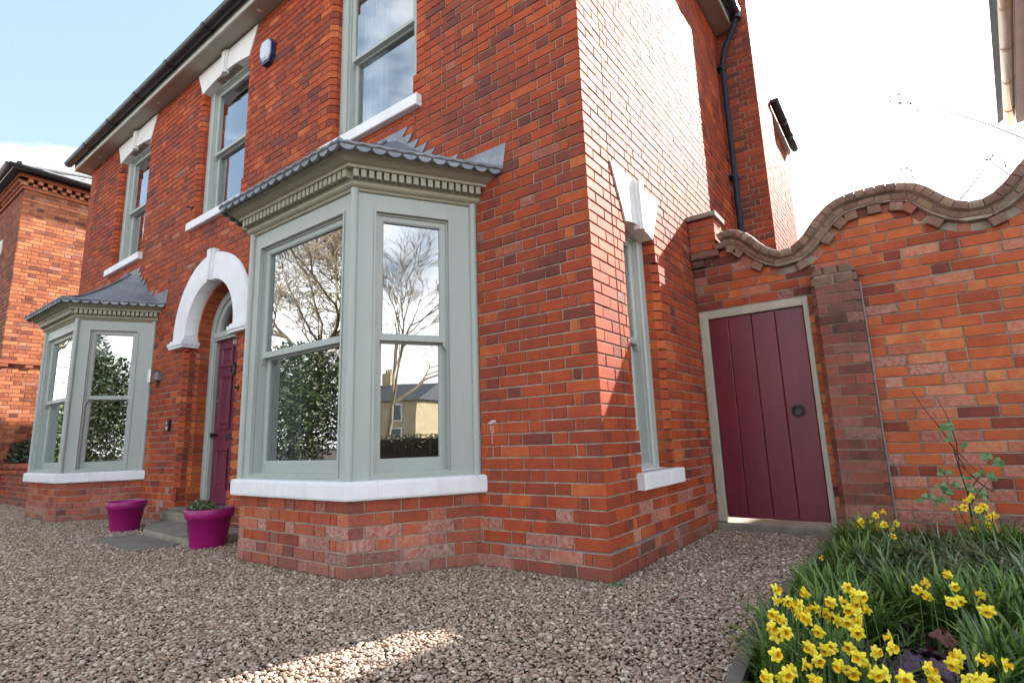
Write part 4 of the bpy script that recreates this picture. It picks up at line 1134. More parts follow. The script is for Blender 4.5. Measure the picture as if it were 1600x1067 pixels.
gt = thing('garden_gate', 'burgundy boarded garden gate in a pale green frame between house and garden wall', 'gate', (.45, 2.03, 0))
fm = MB(); GF = F((0, 1.995, 0), (1, 0, 0), (0, -1, 0))
box(fm, GF, GA, GA + .070, .062, GZ, -.10, 0, bev=.004); box(fm, GF, GB - .040, GB, .062, GZ, -.10, 0, bev=.004)
box(fm, GF, GA + .070, GB - .040, GZ - .068, GZ, -.10, 0, bev=.004)
fm.build('frame', simple('gate_frame_paint', (.46, .43, .35), (.36, .34, .27), .55, .4, 9, .2, 50), gt)
a, c_ = GA + .074, GB - .044
edges_ = [a, a + (c_ - a) * .215, a + (c_ - a) * .47, a + (c_ - a) * .715, c_]
for i in range(4):
    b = MB(); box(b, F((0, 2.018, 0), (1, 0, 0), (0, -1, 0)), edges_[i] + .0018, edges_[i + 1] - .0018, .097, GZ - .072, -.03, random.uniform(-.001, .001), bev=.005); b.build('board', BURG, gt)
b = MB(); box(b, F((0, 2.05, 0), (1, 0, 0), (0, -1, 0)), a, c_, .125, GZ - .08, -.02, 0); b.build('ledge', BURG, gt)
hx, hz = .715, .94
b = MB(); q = F((0, 2.018, 0), (1, 0, 0), (0, -1, 0))
tube(b, [q(hx, hz + .02, 0), q(hx, hz + .02, .010)], .042, 20); tube(b, [q(hx, hz + .035, .005), q(hx, hz + .035, .035)], .012, 8)
hb_ = b.build('handle_plate', BLACKP, gt)
b = MB(); tube(b, [q(hx + .038 * sin(t), hz + .0 + .038 * cos(t), .030 + .004 * cos(t)) for t in [2 * pi * k / 24 for k in range(25)]], .0075, 8, cap=False); b.build('ring_handle', BLACKP, gt)
b = MB(); box(b, GAR, GA - .01, GB + .035, -.03, .058, -.28, .055, bev=.008); tag(b.build('gate_sill', STONE, origin=(.45, 2.0, 0)), 'long stone sill under the burgundy garden gate', 'door sill')

# ==================================================================== FLOWER BED
EDG = [(.885, 1.93), (.865, 1.2), (.845, .55), (.835, .0), (.85, -.45), (.885, -.85), (.93, -1.3), (.98, -1.9)]
ed = thing('stone_edging', 'low weathered stone edging between the gravel and the flower bed', 'edging', (.86, 0, 0))
ep = []
for i in range(len(EDG) - 1):
    a, c_ = Vector(EDG[i]), Vector(EDG[i + 1]); n = max(1, int((c_ - a).length / .42))
    for k in range(n): ep.append((a.lerp(c_, k / n), a.lerp(c_, (k + 1) / n)))
for a, c_ in ep:
    t = (c_ - a).normalized(); nn = Vector((t.y, -t.x)) * .024; a2 = a + t * .005; c2 = c_ - t * .005
    b = MB(); planprism(b, [a2 + nn, c2 + nn, c2 - nn, a2 - nn], -.05, .040 + random.uniform(-.004, .006), bev=.010)
    b.build('edging_stone', STONE2, ed)
b = MB(); nx, ny = 60, 60
def bedx0(y):
    for i in range(len(EDG) - 1):
        if EDG[i][1] >= y >= EDG[i + 1][1]:
            t = (EDG[i][1] - y) / (EDG[i][1] - EDG[i + 1][1]); return EDG[i][0] + (EDG[i + 1][0] - EDG[i][0]) * t
    return EDG[-1][0]
def soil_z(x, y):
    e = min(1, max(0, (x - bedx0(y)) / .25)); return .005 + .05 * e + .014 * noise.noise(Vector((x * 9, y * 9, 0))) + .008 * noise.noise(Vector((x * 31, y * 31, 3)))
vs = []; fs = []
for j in range(ny + 1):
    y = -1.9 + 3.9 * j / ny; x0 = bedx0(min(1.93, y)) + .015
    for i in range(nx + 1):
        x = x0 + (5.6 - x0) * (i / nx) ** 1.6; vs.append((x, y, soil_z(x, y)))
for j in range(ny):
    for i in range(nx): k = j * (nx + 1) + i; fs.append((k, k + 1, k + nx + 2, k + nx + 1))
b.mesh(vs, fs, smooth=True)
tag(b.build('flower_bed_soil', SOIL), kind='structure')
def bed_at(u, v, zz):
    d = (FW + RX * ((u - 800) / FPX) + DN * ((v - 533.5) / FPX)); t = (zz - CAM.z) / d.z; return CAM + d * t
# leaves
FOL = leafmat('daffodil_leaf', (.030, .065, .011), (.070, .138, .022), (.16, .25, .048), .40)
FOL2 = leafmat('grey_green_leaf', (.025, .052, .018), (.06, .105, .036), (.18, .22, .12), .42)
def strap(mb, base, az, length, width, lean, droop, tone):
    d = Vector((cos(az), sin(az), 0)); s_ = Vector((-sin(az), cos(az), 0)); n = 5; pts = []
    for k in range(n + 1):
        t = k / n; h = length * (t - droop * t * t * .5) * cos(lean * t); o_ = length * sin(lean) * (t ** 1.5)
        pts.append(Vector(base) + d * o_ + Vector((0, 0, h)))
    for k in range(n):
        w0 = width * (1 - (k / n) ** 3) * .5; w1 = width * (1 - ((k + 1) / n) ** 3) * .5 + .0005
        mb.face([pts[k] - s_ * w0, pts[k] + s_ * w0, pts[k + 1] + s_ * w1, pts[k + 1] - s_ * w1], 0, tone, smooth=True)
HCX = bed_at(1160 + 900 * .2971, 750 + 930 * .2971, .15)
def in_clear(x, y): return (x - HCX.x) ** 2 + (y - HCX.y) ** 2 < .13 ** 2 or (HCX.x - .05 < x < HCX.x + .1 and HCX.y - .3 < y < HCX.y and random.random() < .6)
def clump(name, mat, c, r, n, L0, L1, wd, label, cat, lean=(.15, .9), group=None, stuff=False, droop=.5):
    mb = MB()
    for _ in range(n):
        a = random.random() * 6.28; q = r * sqrt(random.random()); x, y = c[0] + q * cos(a), c[1] + q * sin(a)
        if x < bedx0(min(y, 1.9)) + .07: x = bedx0(min(y, 1.9)) + .07 + random.random() * .05
        if y > 1.95: y = 1.95 - random.random() * .1
        if in_clear(x, y): continue
        az = a + random.gauss(0, .9)
        strap(mb, (x, y, soil_z(x, y) - .005), az, random.uniform(L0, L1), wd * random.uniform(.7, 1.2), random.uniform(*lean), droop * random.uniform(.3, 1.3), random.random())
    o = mb.build(name, mat, origin=(c[0], c[1], .03)); tag(o, label, cat, group)
    if stuff: o['kind'] = 'stuff'
    return o
CLUMPS = [((1.00, -.55), .13, 170, .16, .25, 'clump of green daffodil leaves in the densest bloom patch beside the stone edging'),
          ((1.16, -.42), .13, 170, .17, .26, 'clump of daffodil leaves at the right of the dense bloom patch'),
          ((1.06, -.85), .13, 170, .16, .24, 'clump of daffodil leaves nearest the bottom left of the bed'),
          ((1.24, -.95), .13, 160, .16, .24, 'clump of daffodil leaves in front of the purple leaved plant'),
          ((1.42, -.86), .12, 150, .16, .24, 'clump of daffodil leaves at the bottom right of the bed'),
          ((1.40, -.10), .17, 220, .17, .28, 'clump of dark strap leaves in the middle of the bed'),
          ((1.60, -.20), .16, 200, .17, .28, 'clump of daffodil leaves under the two single blooms at right'),
          ((1.08, 1.30), .12, 170, .18, .28, 'clump of daffodil leaves by the foot of the brick buttress'),
          ((1.75, 1.35), .14, 170, .18, .30, 'clump of daffodil leaves under the climbing shrub'),
          ((1.72, .15), .18, 200, .16, .26, 'clump of grassy leaves at the right edge of the bed'),
          ((1.02, .1), .12, 150, .14, .22, 'low clump of grassy leaves against the middle of the edging'),
          ((1.12, .75), .16, 190, .15, .24, 'loose clump of green leaves halfway along the bed'),
          ((1.62, -.62), .13, 170, .16, .26, 'clump of dark green leaves behind the bottom right blooms')]
for c, r, n, l0, l1, lb in CLUMPS: clump('daffodil_leaves', FOL, c, r, n, l0, l1, .011, lb, 'plant', group='daffodil leaf clumps in the bed')
GREYCL = [((1.42, .95), .22, 260, 'silvery strap leaved clump in front of the garden wall'), ((1.85, .85), .25, 300, 'large silvery strap leaved clump at the right by the wall'), ((1.30, .42), .18, 220, 'silvery leaved clump in the middle of the bed'), ((2.2, .4), .3, 260, 'silvery leaved clump at the far right of the bed'), ((1.65, .5), .2, 240, 'silvery leaved clump behind the single daffodils')]
for c, r, n, lb in GREYCL: clump('silvery_leaves', FOL2, c, r, n, .16, .30, .010, lb, 'plant', lean=(.3, 1.3), group='silvery leaf clumps', droop=.9)
# low ground cover
mb = MB()
for _ in range(5200):
    y = random.uniform(-1.4, 1.93); x = bedx0(y) + .04 + 1.9 * random.random() ** 1.2
    if in_clear(x, y): continue
    strap(mb, (x, y, soil_z(x, y) - .004), random.random() * 6.28, random.uniform(.05, .15), .006 * random.uniform(.7, 1.4), random.uniform(.2, 1.3), .7, random.random() * .8)
tag(mb.build('ground_cover', FOL, origin=(1.5, 0, 0)), 'low green leaves covering the soil of the flower bed', 'ground cover', kind='stuff')
# daffodils: one flower of each head shape, copied
PET = leafmat('daffodil_petal', (.72, .58, .02), (.82, .70, .04), (.85, .77, .10), .5); TRM = leafmat('daffodil_trumpet', (.74, .46, .010), (.80, .52, .012), (.82, .58, .02), .5)
STEMM = simple('flower_stem', (.06, .12, .03), None, .5, .4, 5, 0)
def bloom_meshes(var):
    pm = MB(); rnd = random.Random(var)
    for k in range(6):
        a = k * pi / 3 + rnd.uniform(-.1, .1); L_ = .026 * rnd.uniform(.9, 1.1); tw = rnd.uniform(-.25, .25); bk = rnd.uniform(-.006, .008)
        d = Vector((cos(a), sin(a), 0)); s_ = Vector((-sin(a), cos(a), 0)); zf = .0008 * (k % 2)
        prf = [(.003, .004), (.010, .0085), (.018, .0085), (.024, .005), (1.0, .0006)]
        pr = []
        for i, (rr, hw_) in enumerate(prf):
            rr = L_ if i == 4 else rr; zz = zf + bk * (rr / L_) ** 2
            pr.append((d * rr - s_ * hw_ + Vector((0, 0, zz + tw * hw_ - .001)), d * rr + Vector((0, 0, zz + .0012)), d * rr + s_ * hw_ + Vector((0, 0, zz - tw * hw_ - .001))))
        for i in range(4):
            for j in (0, 1): pm.face([pr[i][j], pr[i][j + 1], pr[i + 1][j + 1], pr[i + 1][j]], 0, rnd.random(), smooth=True)
    tm = MB(); n = 14; prof = [(.004, 0), (.006, .006), (.0075, .013), (.0085, .018), (.0125, .0225)]
    vs = []
    for i, (rr, zz) in enumerate(prof):
        for j in range(n):
            a = 2 * pi * j / n; q = rr * (1 + (.12 * sin(a * 7) if i == 4 else 0)); vs.append((q * cos(a), q * sin(a), zz + (.0015 * sin(a * 7 + 1) if i == 4 else 0)))
    fs = [(i * n + j, i * n + (j + 1) % n, (i + 1) * n + (j + 1) % n, (i + 1) * n + j) for i in range(4) for j in range(n)] + [tuple(range(n))]
    tm.mesh(vs, fs, 0, .5, smooth=True)
    return pm, tm
protos = []
for v in range(4):
    pm, tm = bloom_meshes(v)
    def mk(mb, nm, mat):
        o = mb.build(nm, mat, fix=False); me = o.data; bpy.data.objects.remove(o); return me
    protos.append((mk(pm, 'petals', PET), mk(tm, 'trumpet', TRM)))
Q = .2971
FLW = {
 'A': ([(175,575),(175,630),(330,590),(240,640),(272,662),(165,705),(215,735),(150,770),(180,815),(228,800),(285,700),(325,680),(340,730),(390,670),(430,695),(465,640),(462,720),(520,635),(552,565),(590,600),(627,610),(600,650),(560,680),(610,700),(652,675),(500,735),(556,750),(612,740),(605,800),(400,795),(300,655),(350,700)], .27, 1.12, 'small yellow daffodil in the dense bloom patch beside the stone edging', 'daffodils in the dense patch by the edging'),
 'B': ([(175,915),(355,880),(325,965),(435,890),(562,885),(515,975),(582,1015),(400,950),(235,1020),(130,1035),(700,905),(665,975),(705,1020),(778,825),(782,880),(757,1015),(612,930),(385,1050),(262,1000),(210,1045),(470,880)], .27, 1.0, 'yellow daffodil in the front patch left of the purple leaved plant', 'daffodils in the front left patch'),
 'C': ([(1080,495),(970,540),(920,575),(975,605),(1115,560),(1080,635),(1110,645),(1142,630),(1260,595),(1245,610)], .26, 1.05, 'yellow daffodil in the sparse group among dark leaves mid bed', 'daffodils in the sparse middle group'),
 'G': ([(1285,685)], .25, 1.25, 'single yellow daffodil facing the camera with wide open petals, right of the middle group', None),
 'D': ([(1110,970),(1135,925),(1240,940),(1305,940),(1378,970),(1240,1050),(975,985),(1010,1045),(860,1050),(1190,1055),(1275,1058)], .27, 1.0, 'yellow daffodil in the front right patch beyond the purple leaved plant', 'daffodils in the front right patch'),
 'E': ([(620,215),(625,245),(700,185),(745,165),(675,225),(712,240),(720,255),(745,235),(810,228),(790,255)], .27, 1.0, 'small yellow daffodil in the bunch at the foot of the brick buttress', 'daffodils in the bunch by the buttress'),
 'H': ([(790,298)], .14, .9, 'short yellow daffodil just below the bunch by the buttress', None),
 'I': ([(833,342)], .12, .8, 'lone pale yellow daffodil low in the leaves right of the buttress bunch', None),
 'J': ([(540,290)], .12, .7, 'tiny lone daffodil at the corner of the gate sill', None),
 'K': ([(418,408)], .10, .9, 'lone yellow daffodil leaning over the stone edging', None),
 'F': ([(1250,145),(1270,140),(1240,155),(1300,190),(1325,185),(1290,235),(1300,270),(1318,280),(1215,258),(1218,285),(1165,145),(1200,85),(1125,150),(1185,108)], .33, 1.0, 'small yellow daffodil among the stems of the climbing shrub', 'daffodils under the climbing shrub')}
ORD = ['leftmost', 'second from the left', 'third from the left', 'fourth from the left', 'fifth from the left', 'sixth from the left', 'seventh from the left', 'eighth from the left', 'ninth from the left', 'tenth from the left', 'eleventh from the left', 'twelfth from the left', 'thirteenth from the left', 'fourteenth from the left']
WHERE = {'C': 'sparse group among dark leaves mid bed', 'D': 'front right patch beyond the purple plant', 'E': 'bunch at the foot of the brick buttress', 'F': 'group under the climbing shrub'}
LB0 = {}
for key, (pts, zf, sc_, lb0, grp) in FLW.items():
    order = sorted(pts)
    lo, hi, le, ri = max(pts, key=lambda q: q[1]), min(pts, key=lambda q: q[1]), order[0], order[-1]
    for (cx_, cy_) in pts:
        lb = lb0
        if key in WHERE:
            rk = order.index((cx_, cy_)); lb = 'yellow daffodil, ' + ('rightmost' if rk == len(pts) - 1 else ORD[rk]) + ' in the ' + WHERE[key]
        elif key in 'AB':
            wh = 'dense patch beside the stone edging' if key == 'A' else 'front patch left of the purple plant'
            if (cx_, cy_) == hi: lb = 'yellow daffodil, highest bloom of the ' + wh
            elif (cx_, cy_) == lo: lb = 'yellow daffodil, lowest bloom of the ' + wh
            elif (cx_, cy_) == le: lb = 'yellow daffodil, leftmost bloom of the ' + wh
            elif (cx_, cy_) == ri: lb = 'yellow daffodil, rightmost bloom of the ' + wh
        u, v = 1160 + cx_ * Q, 750 + cy_ * Q
        zz = zf + random.uniform(-.03, .03)
        if key in 'EF': zz = zf + (200 - cy_) * Q * .0042
        p = bed_at(u, v, zz)
        if key in 'EF':   # keep these in front of the wall
            yy = 1.35 if key == 'E' else 1.45
            d = (FW + RX * ((u - 800) / FPX) + DN * ((v - 533.5) / FPX)); p = CAM + d * ((yy + random.uniform(-.05, .05) - CAM.y) / d.y)
        gz = max(.0, soil_z(p.x, p.y))
        base = Vector((p.x + random.uniform(-.03, .03), p.y + random.uniform(-.03, .03), gz))
        if base.x < bedx0(min(1.9, base.y)) + .03: base.x = bedx0(min(1.9, base.y)) + .03
        t = thing('daffodil', lb, 'flower', tuple(base), grp)
        # nodding neck and head
        to_cam = (CAM - p); az = atan2(to_cam.y, to_cam.x) + random.gauss(0, .85) + (0 if key != 'G' else 0)
        if key == 'G': az = atan2(to_cam.y, to_cam.x)
        el = random.uniform(-.35, .25)
        fd = Vector((cos(az) * cos(el), sin(az) * cos(el), sin(el)))
        top = Vector(p) - fd * .016 + Vector((0, 0, .006)); sm_ = MB()
        q2 = Vector(p) - fd * .006
        mid = base.lerp(top, .6) + Vector((random.uniform(-.01, .01), random.uniform(-.01, .01), 0))
        tube(sm_, [base, mid, top, (top + q2) / 2 + Vector((0, 0, .002)), q2], .0016, 5)
        sm_.build('stem', STEMM, t, origin=tuple(base), attrs=False)
        R_ = fd.to_track_quat('Z', 'Y').to_matrix().to_4x4(); pr_ = random.choice(protos)
        for me, nm in ((pr_[0], 'petals'), (pr_[1], 'trumpet')):
            o = bpy.data.objects.new(nm, me); COL.objects.link(o); o.parent = t
            o.matrix_local = Matrix.Translation(Vector(p) - base) @ R_ @ Matrix.Rotation(random.random() * 6.28, 4, 'Z') @ Matrix.Scale(sc_ * (.66 if key not in 'EHIJF' else .9) * random.uniform(.9, 1.08), 4)
# purple heuchera
def lobed_leaf(mb, c, nrm, r, tone, lobes=7, depth=.16):
    nrm = nrm.normalized(); a = nrm.cross(Vector((.3, .2, 1))).normalized(); b_ = nrm.cross(a); n = lobes * 4
    rim = [c + (a * cos(2 * pi * j / n) + b_ * sin(2 * pi * j / n)) * r * (1 + depth * sin(2 * pi * j / n * lobes)) + nrm * (.10 * r * sin(2 * pi * j / n * lobes + 1) - .10 * r) for j in range(n)]
    mid = [c + (a * cos(2 * pi * j / n) + b_ * sin(2 * pi * j / n)) * r * .5 for j in range(n)]
    for j in range(n):
        q = (j + 1) % n; mb.face([mid[j], mid[q], rim[q], rim[j]], 0, tone, smooth=True); mb.face([c - nrm * .06 * r, mid[q], mid[j]], 0, tone, smooth=True)
HEU = leafmat('purple_leaf', (.014, .005, .016), (.030, .010, .032), (.06, .03, .065), .4)
hc = bed_at(1160 + 900 * Q, 750 + 930 * Q, .15)
hp = thing('coral_bells', 'purple leaved coral bells plant in the front of the flower bed', 'plant', (hc.x, hc.y, .04))
for k in range(34):
    a = random.random() * 6.28; q = .12 * sqrt(random.random()); c = Vector((hc.x + q * cos(a), hc.y + q * sin(a), random.uniform(.10, .17)))
    mb = MB(); lobed_leaf(mb, c, Vector((cos(a) * .5, sin(a) * .5, 1)), random.uniform(.020, .034), random.random()); tube(mb, [(hc.x, hc.y, .04), c], .0018, 4)
    mb.build('leaf', HEU, hp, origin=tuple(c))
rc_ = bed_at(1160 + 1035 * Q, 750 + 860 * Q, .16)
rp_ = thing('red_leaved_seedling', 'small seedling with rusty red leaves behind the purple plant', 'plant', (rc_.x, rc_.y, .04))
RL = leafmat('rust_leaf', (.05, .014, .010), (.09, .025, .018), (.14, .05, .035), .5)
for k in range(8):
    a = random.random() * 6.28; c = Vector((rc_.x + .035 * cos(a), rc_.y + .035 * sin(a), random.uniform(.13, .2))); mb = MB(); lobed_leaf(mb, c, Vector((cos(a), sin(a), .9)), .016, random.random(), 3, .35); tube(mb, [(rc_.x, rc_.y, .04), c], .0015, 4); mb.build('leaf', RL, rp_, origin=tuple(c))
# climbing shrub against the wall
cb = thing('climbing_shrub', 'thin stemmed climbing shrub with green leaves in front of the brick garden wall', 'shrub', (1.72, 1.75, .05))
LG = leafmat('fresh_leaf', (.05, .13, .045), (.09, .21, .08), (.15, .29, .12), .5)
WOOD = simple('brown_twig', (.07, .045, .03), (.035, .022, .015), .8, .2, 20, 0)
def wall_pt(u, v, y):
    d = (FW + RX * ((u - 800) / FPX) + DN * ((v - 533.5) / FPX)); return CAM + d * ((y - CAM.y) / d.y)
stems = [[(1522, 830), (1512, 770), (1500, 735), (1490, 700), (1470, 670), (1445, 640), (1425, 612)], [(1500, 735), (1494, 690), (1480, 650), (1462, 620)], [(1512, 770), (1530, 745), (1550, 740), (1556, 762), (1548, 768)], [(1515, 790), (1532, 765), (1548, 745)], [(1500, 725), (1520, 745), (1545, 765)], [(1492, 705), (1510, 735), (1535, 758), (1555, 768)], [(1528, 830), (1540, 790), (1545, 775)], [(1490, 700), (1525, 735)], [(1510, 820), (1500, 800), (1493, 790)]]
for sidx, s_ in enumerate(stems):
    b = MB(); tube(b, [wall_pt(u, v, 1.72 + .04 * sin(i * 1.7 + sidx)) for i, (u, v) in enumerate(s_)], .0055 if sidx == 0 else .0032, 6, r1=.0018); b.build('stem', WOOD, cb)
for (u, v, k) in [(1470, 665, 2), (1484, 665, 3), (1488, 682, 3), (1508, 695, 2), (1540, 712, 4), (1560, 720, 3), (1555, 722, 2), (1484, 738, 4), (1475, 738, 3), (1510, 745, 3), (1528, 740, 3), (1548, 745, 4), (1470, 758, 4), (1480, 765, 4), (1492, 758, 3), (1518, 762, 4), (1535, 772, 4), (1545, 778, 3), (1452, 780, 4), (1462, 784, 3), (1478, 778, 4), (1520, 800, 3), (1532, 805, 2), (1440, 778, 2)]:
    for _ in range(k):
        p = wall_pt(u + random.uniform(-7, 7), v + random.uniform(-5, 5), 1.70 + random.uniform(-.05, .05)); mb = MB()
        lobed_leaf(mb, p, Vector((random.gauss(0, .5), -.8, random.uniform(.2, 1))), random.uniform(.012, .021), random.random(), 3, .32); mb.build('leaf', LG, cb, origin=tuple(p))

# bare twigs above the wall
tw = thing('bare_climber', 'thin bare rose twigs rising above the wavy wall coping into the white sky', 'climber', (2.4, 2.3, 2.3))
for s_ in ([(1640, 232), (1600, 217), (1550, 197), (1500, 180), (1450, 167), (1420, 161)], [(1500, 312), (1512, 298), (1535, 268), (1546, 252)], [(1600, 290), (1575, 272), (1546, 252)], [(1572, 262), (1568, 250), (1574, 244)], [(1420, 161), (1400, 163), (1392, 160)]):
    b = MB(); tube(b, [wall_pt(u, v, 2.3) for u, v in s_], .0050, 5, r1=.0028); b.build('twig', WOOD, tw)
b = MB()
for (u, v) in ((1391, 151), (1390, 160), (1405, 148), (1407, 161), (1434, 173), (1544, 246), (1551, 244), (1548, 249), (1408, 265), (1417, 263), (1424, 267), (1425, 277), (1407, 279), (1422, 162), (1542, 250)):
    leafblob(b, wall_pt(u, v, 2.3), (.009, .009, .009), 12, .009)
b.build('buds', WOOD, tw)

def weed(x, y, n, lb, r=.03):
    mb = MB()
    for _ in range(n):
        a = random.random() * 6.28; strap(mb, (x + random.uniform(-r, r), y + random.uniform(-r, r), .0), a, random.uniform(.02, .055), .005, random.uniform(.5, 1.4), .8, random.random())
    tag(mb.build('weed', LG, origin=(x, y, 0)), lb, 'weed')
weed(.06, -.05, 40, 'small green weed growing from the gravel at the house corner')
weed(-2.95, -.62, 14, 'tiny weed at the left foot of the near bay', .02)
# fallen dry leaves on the gravel
for k, (x, y, lb) in enumerate([(-1.9, -1.3, 'dry curled leaf lying on the gravel in front of the near bay'), (.42, -.2, 'dry leaf on the gravel right of the house corner'), (-3.6, -1.6, 'dry leaf on the gravel before the flat stone slab'), (.55, .9, 'dry leaf on the gravel near the gate')]):
    mb = MB(); lobed_leaf(mb, Vector((x, y, .022)), Vector((random.uniform(-.4, .4), random.uniform(-.4, .4), 1)), .014, random.random(), 5, .25); tag(mb.build('fallen_leaf', RL, origin=(x, y, .02)), lb, 'leaf')
# ==================================================================== FLOWER POTS
def pot(cx, cy, s, label, plant):
    t = thing('flower_pot', label, 'flower pot', (cx, cy, 0), 'magenta flower pots flanking the door steps')
    b = MB(); h = .31 * s; rt, rb = .185 * s, .128 * s
    lathe(b, [(0, 0), (rb, 0), (rb + .004, .01), (rt - .018 * s, h - .075 * s), (rt - .004 * s, h - .072 * s), (rt, h - .068 * s), (rt + .004, h - .006), (rt - .001, h), (rt - .012, h), (rt - .02, h - .02), (rt - .025, h - .06)], (cx, cy, 0), 48)
    b.build('pot', MAG, t, fix=True)
    b = MB(); lathe(b, [(0, h - .045), (rt - .018, h - .05)], (cx, cy, 0), 24); b.build('compost', SOIL, t)
    if plant:
        mb = MB()
        for _ in range(520):
            a = random.gauss(pi * .95, .8); q = rt * random.uniform(.1, 1.0); x, y = cx + q * cos(a), cy + q * sin(a)
            strap(mb, (x, y, h - .05), a + random.gauss(0, .5), random.uniform(.06, .15), .009, random.uniform(.5, 1.5), 1.1, random.random())
        leafblob(mb, (cx - rt * .45, cy - .03, h + .02), (rt * .62, rt * .55, .045), 520, .015)
        leafblob(mb, (cx - rt * 1.02, cy - .06, h - .05), (.05, .06, .06), 160, .013)
        tag(mb.build('trailing_plant', leafmat('variegated_leaf', (.05, .08, .035), (.12, .16, .08), (.32, .34, .22), .5), origin=(cx, cy, h)), 'green and cream trailing plant spilling over the left rim of the near magenta pot', 'plant')
pot(-5.27, -.53, .95, 'magenta plastic flower pot on the gravel left of the door steps, nearer the far bay', False)
pot(-3.40, -.56, 1.0, 'magenta plastic flower pot with trailing plant right of the door steps', True)

# ==================================================================== NEIGHBOURS
nb = thing('neighbour_house', 'sunlit orange brick neighbouring house with dentil eaves at the far left', 'house', (-15, 3, 0))
NX, NY, NZ = -12.0, -.48, 5.95
ns = BrickSet()
NS = F((NX, NY, 0), (0, 1, 0), (1, 0, 0)); NF = F((NX, NY, 0), (-1, 0, 0), (0, -1, 0))
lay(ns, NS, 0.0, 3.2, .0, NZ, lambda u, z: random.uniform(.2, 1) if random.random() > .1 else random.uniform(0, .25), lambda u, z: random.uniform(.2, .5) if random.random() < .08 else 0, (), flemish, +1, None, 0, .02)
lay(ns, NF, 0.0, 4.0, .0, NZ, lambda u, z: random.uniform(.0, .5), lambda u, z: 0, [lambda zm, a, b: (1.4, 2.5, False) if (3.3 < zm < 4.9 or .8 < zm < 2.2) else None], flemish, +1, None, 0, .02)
ns.build(nb, MBN, 0)
b = MB(); box(b, NS, 0.01, 8, -.1, NZ + .1, -5, -.006); b.build('wall', MORTN, nb)
b = MB(); box(b, NF, 1.4, 2.5, 3.3, 4.9, -.12, -.004); box(b, NF, 1.4, 2.5, .8, 2.2, -.12, -.004); b.build('window', SAGE, nb)
b = MB(); box(b, NF, 1.2, 2.7, 4.9, 5.2, -.05, .02); box(b, NF, 1.25, 2.65, 3.2, 3.3, -.05, .05); box(b, NF, 1.2, 2.7, 2.2, 2.5, -.05, .02); b.build('lintel', STONEW, nb)
b = MB()
for fr_, Lf in ((NS, 3.4), (NF, 4)):
    box(b, fr_, -.02, Lf, NZ, NZ + .06, -.02, .03); box(b, fr_, -.10, Lf, NZ + .20, NZ + .28, -.02, .12)
    box(b, fr_, -.03, Lf, 2.50, 2.56, -.02, .035)
b.build('string_course', MBN, nb)
for fr_, Lf in ((NS, 3.3), (NF, 1.5)):
    for row, (zz, pr) in enumerate(((NZ + .06, .06), (NZ + .13, .10))):
        u = -.04 + .07 * row
        while u < Lf:
            d = MB(); box(d, fr_, u, u + .075, zz, zz + .066, -.02, pr, 0, random.uniform(.4, 1), .1); d.build('dentil', MBN, nb, origin=tuple(fr_(u, zz, 0))); u += .15
    u = 0
    while u < Lf:
        d = MB(); box(d, fr_, u, u + .11, 2.44, 2.50, -.02, .03, 0, random.uniform(.1, .6)); d.build('dentil', MBN, nb, origin=tuple(fr_(u, 2.44, 0))); u += .36
b = MB(); rz = NZ + .34
E0, E1 = NX + .22, NX - 5.2; Fy0, Fy1 = NY - .22, NY + 8
b.face([(E0, Fy0, rz), (E0, Fy1, rz), (E0 - 2.6, Fy1 - 2.6, rz + 1.35), (E0 - 2.6, Fy0 + 2.6, rz + 1.35)]); b.face([(E0, Fy0, rz), (E0 - 2.6, Fy0 + 2.6, rz + 1.35), (E1 + 2.6, Fy0 + 2.6, rz + 1.35), (E1, Fy0, rz)])
b.face([(E0, Fy0, rz - .02), (E1, Fy0, rz - .02), (E1, Fy1, rz - .02), (E0, Fy1, rz - .02)])
b.build('roof', SLATE, nb)
for k in range(9):
    s_ = MB(); y0 = Fy0 + .1 + k * .40
    lead_ = F((E0, y0, rz + .012), (0, 1, 0), (0, 0, 1))
    o0 = Vector((E0 - .03, y0, rz + .03)); up_ = Vector((-2.6, 0, 1.35)).normalized(); hz_ = max(.3, min(1.4, .3 + k * .33))
    s_.mesh([o0, o0 + Vector((0, .39, 0)), o0 + Vector((0, .39, 0)) + up_ * hz_, o0 + up_ * hz_], [(0, 1, 2, 3)], 0, random.random()); s_.build('roof_slate', simple('pale_slate', (.20, .21, .22), (.12, .12, .13), .5, .5, 3, .1) if k == 0 else bpy.data.materials['pale_slate'], nb)
gutter(nb, (NX + .30, NY - .32, NZ + .33), (NX + .30, NY + 3.5, NZ + .33), (1, 0, 0), .07)
gutter(nb, (NX + .32, NY - .30, NZ + .33), (NX - 4, NY - .30, NZ + .33), (0, -1, 0), .07)
b = MB(); tube(b, [(NX + .15, NY - .15, rz + .08), (NX - 2.3, NY + 2.3, rz + 1.42)], .06, 8); b.build('hip_tile', SLATE, nb)

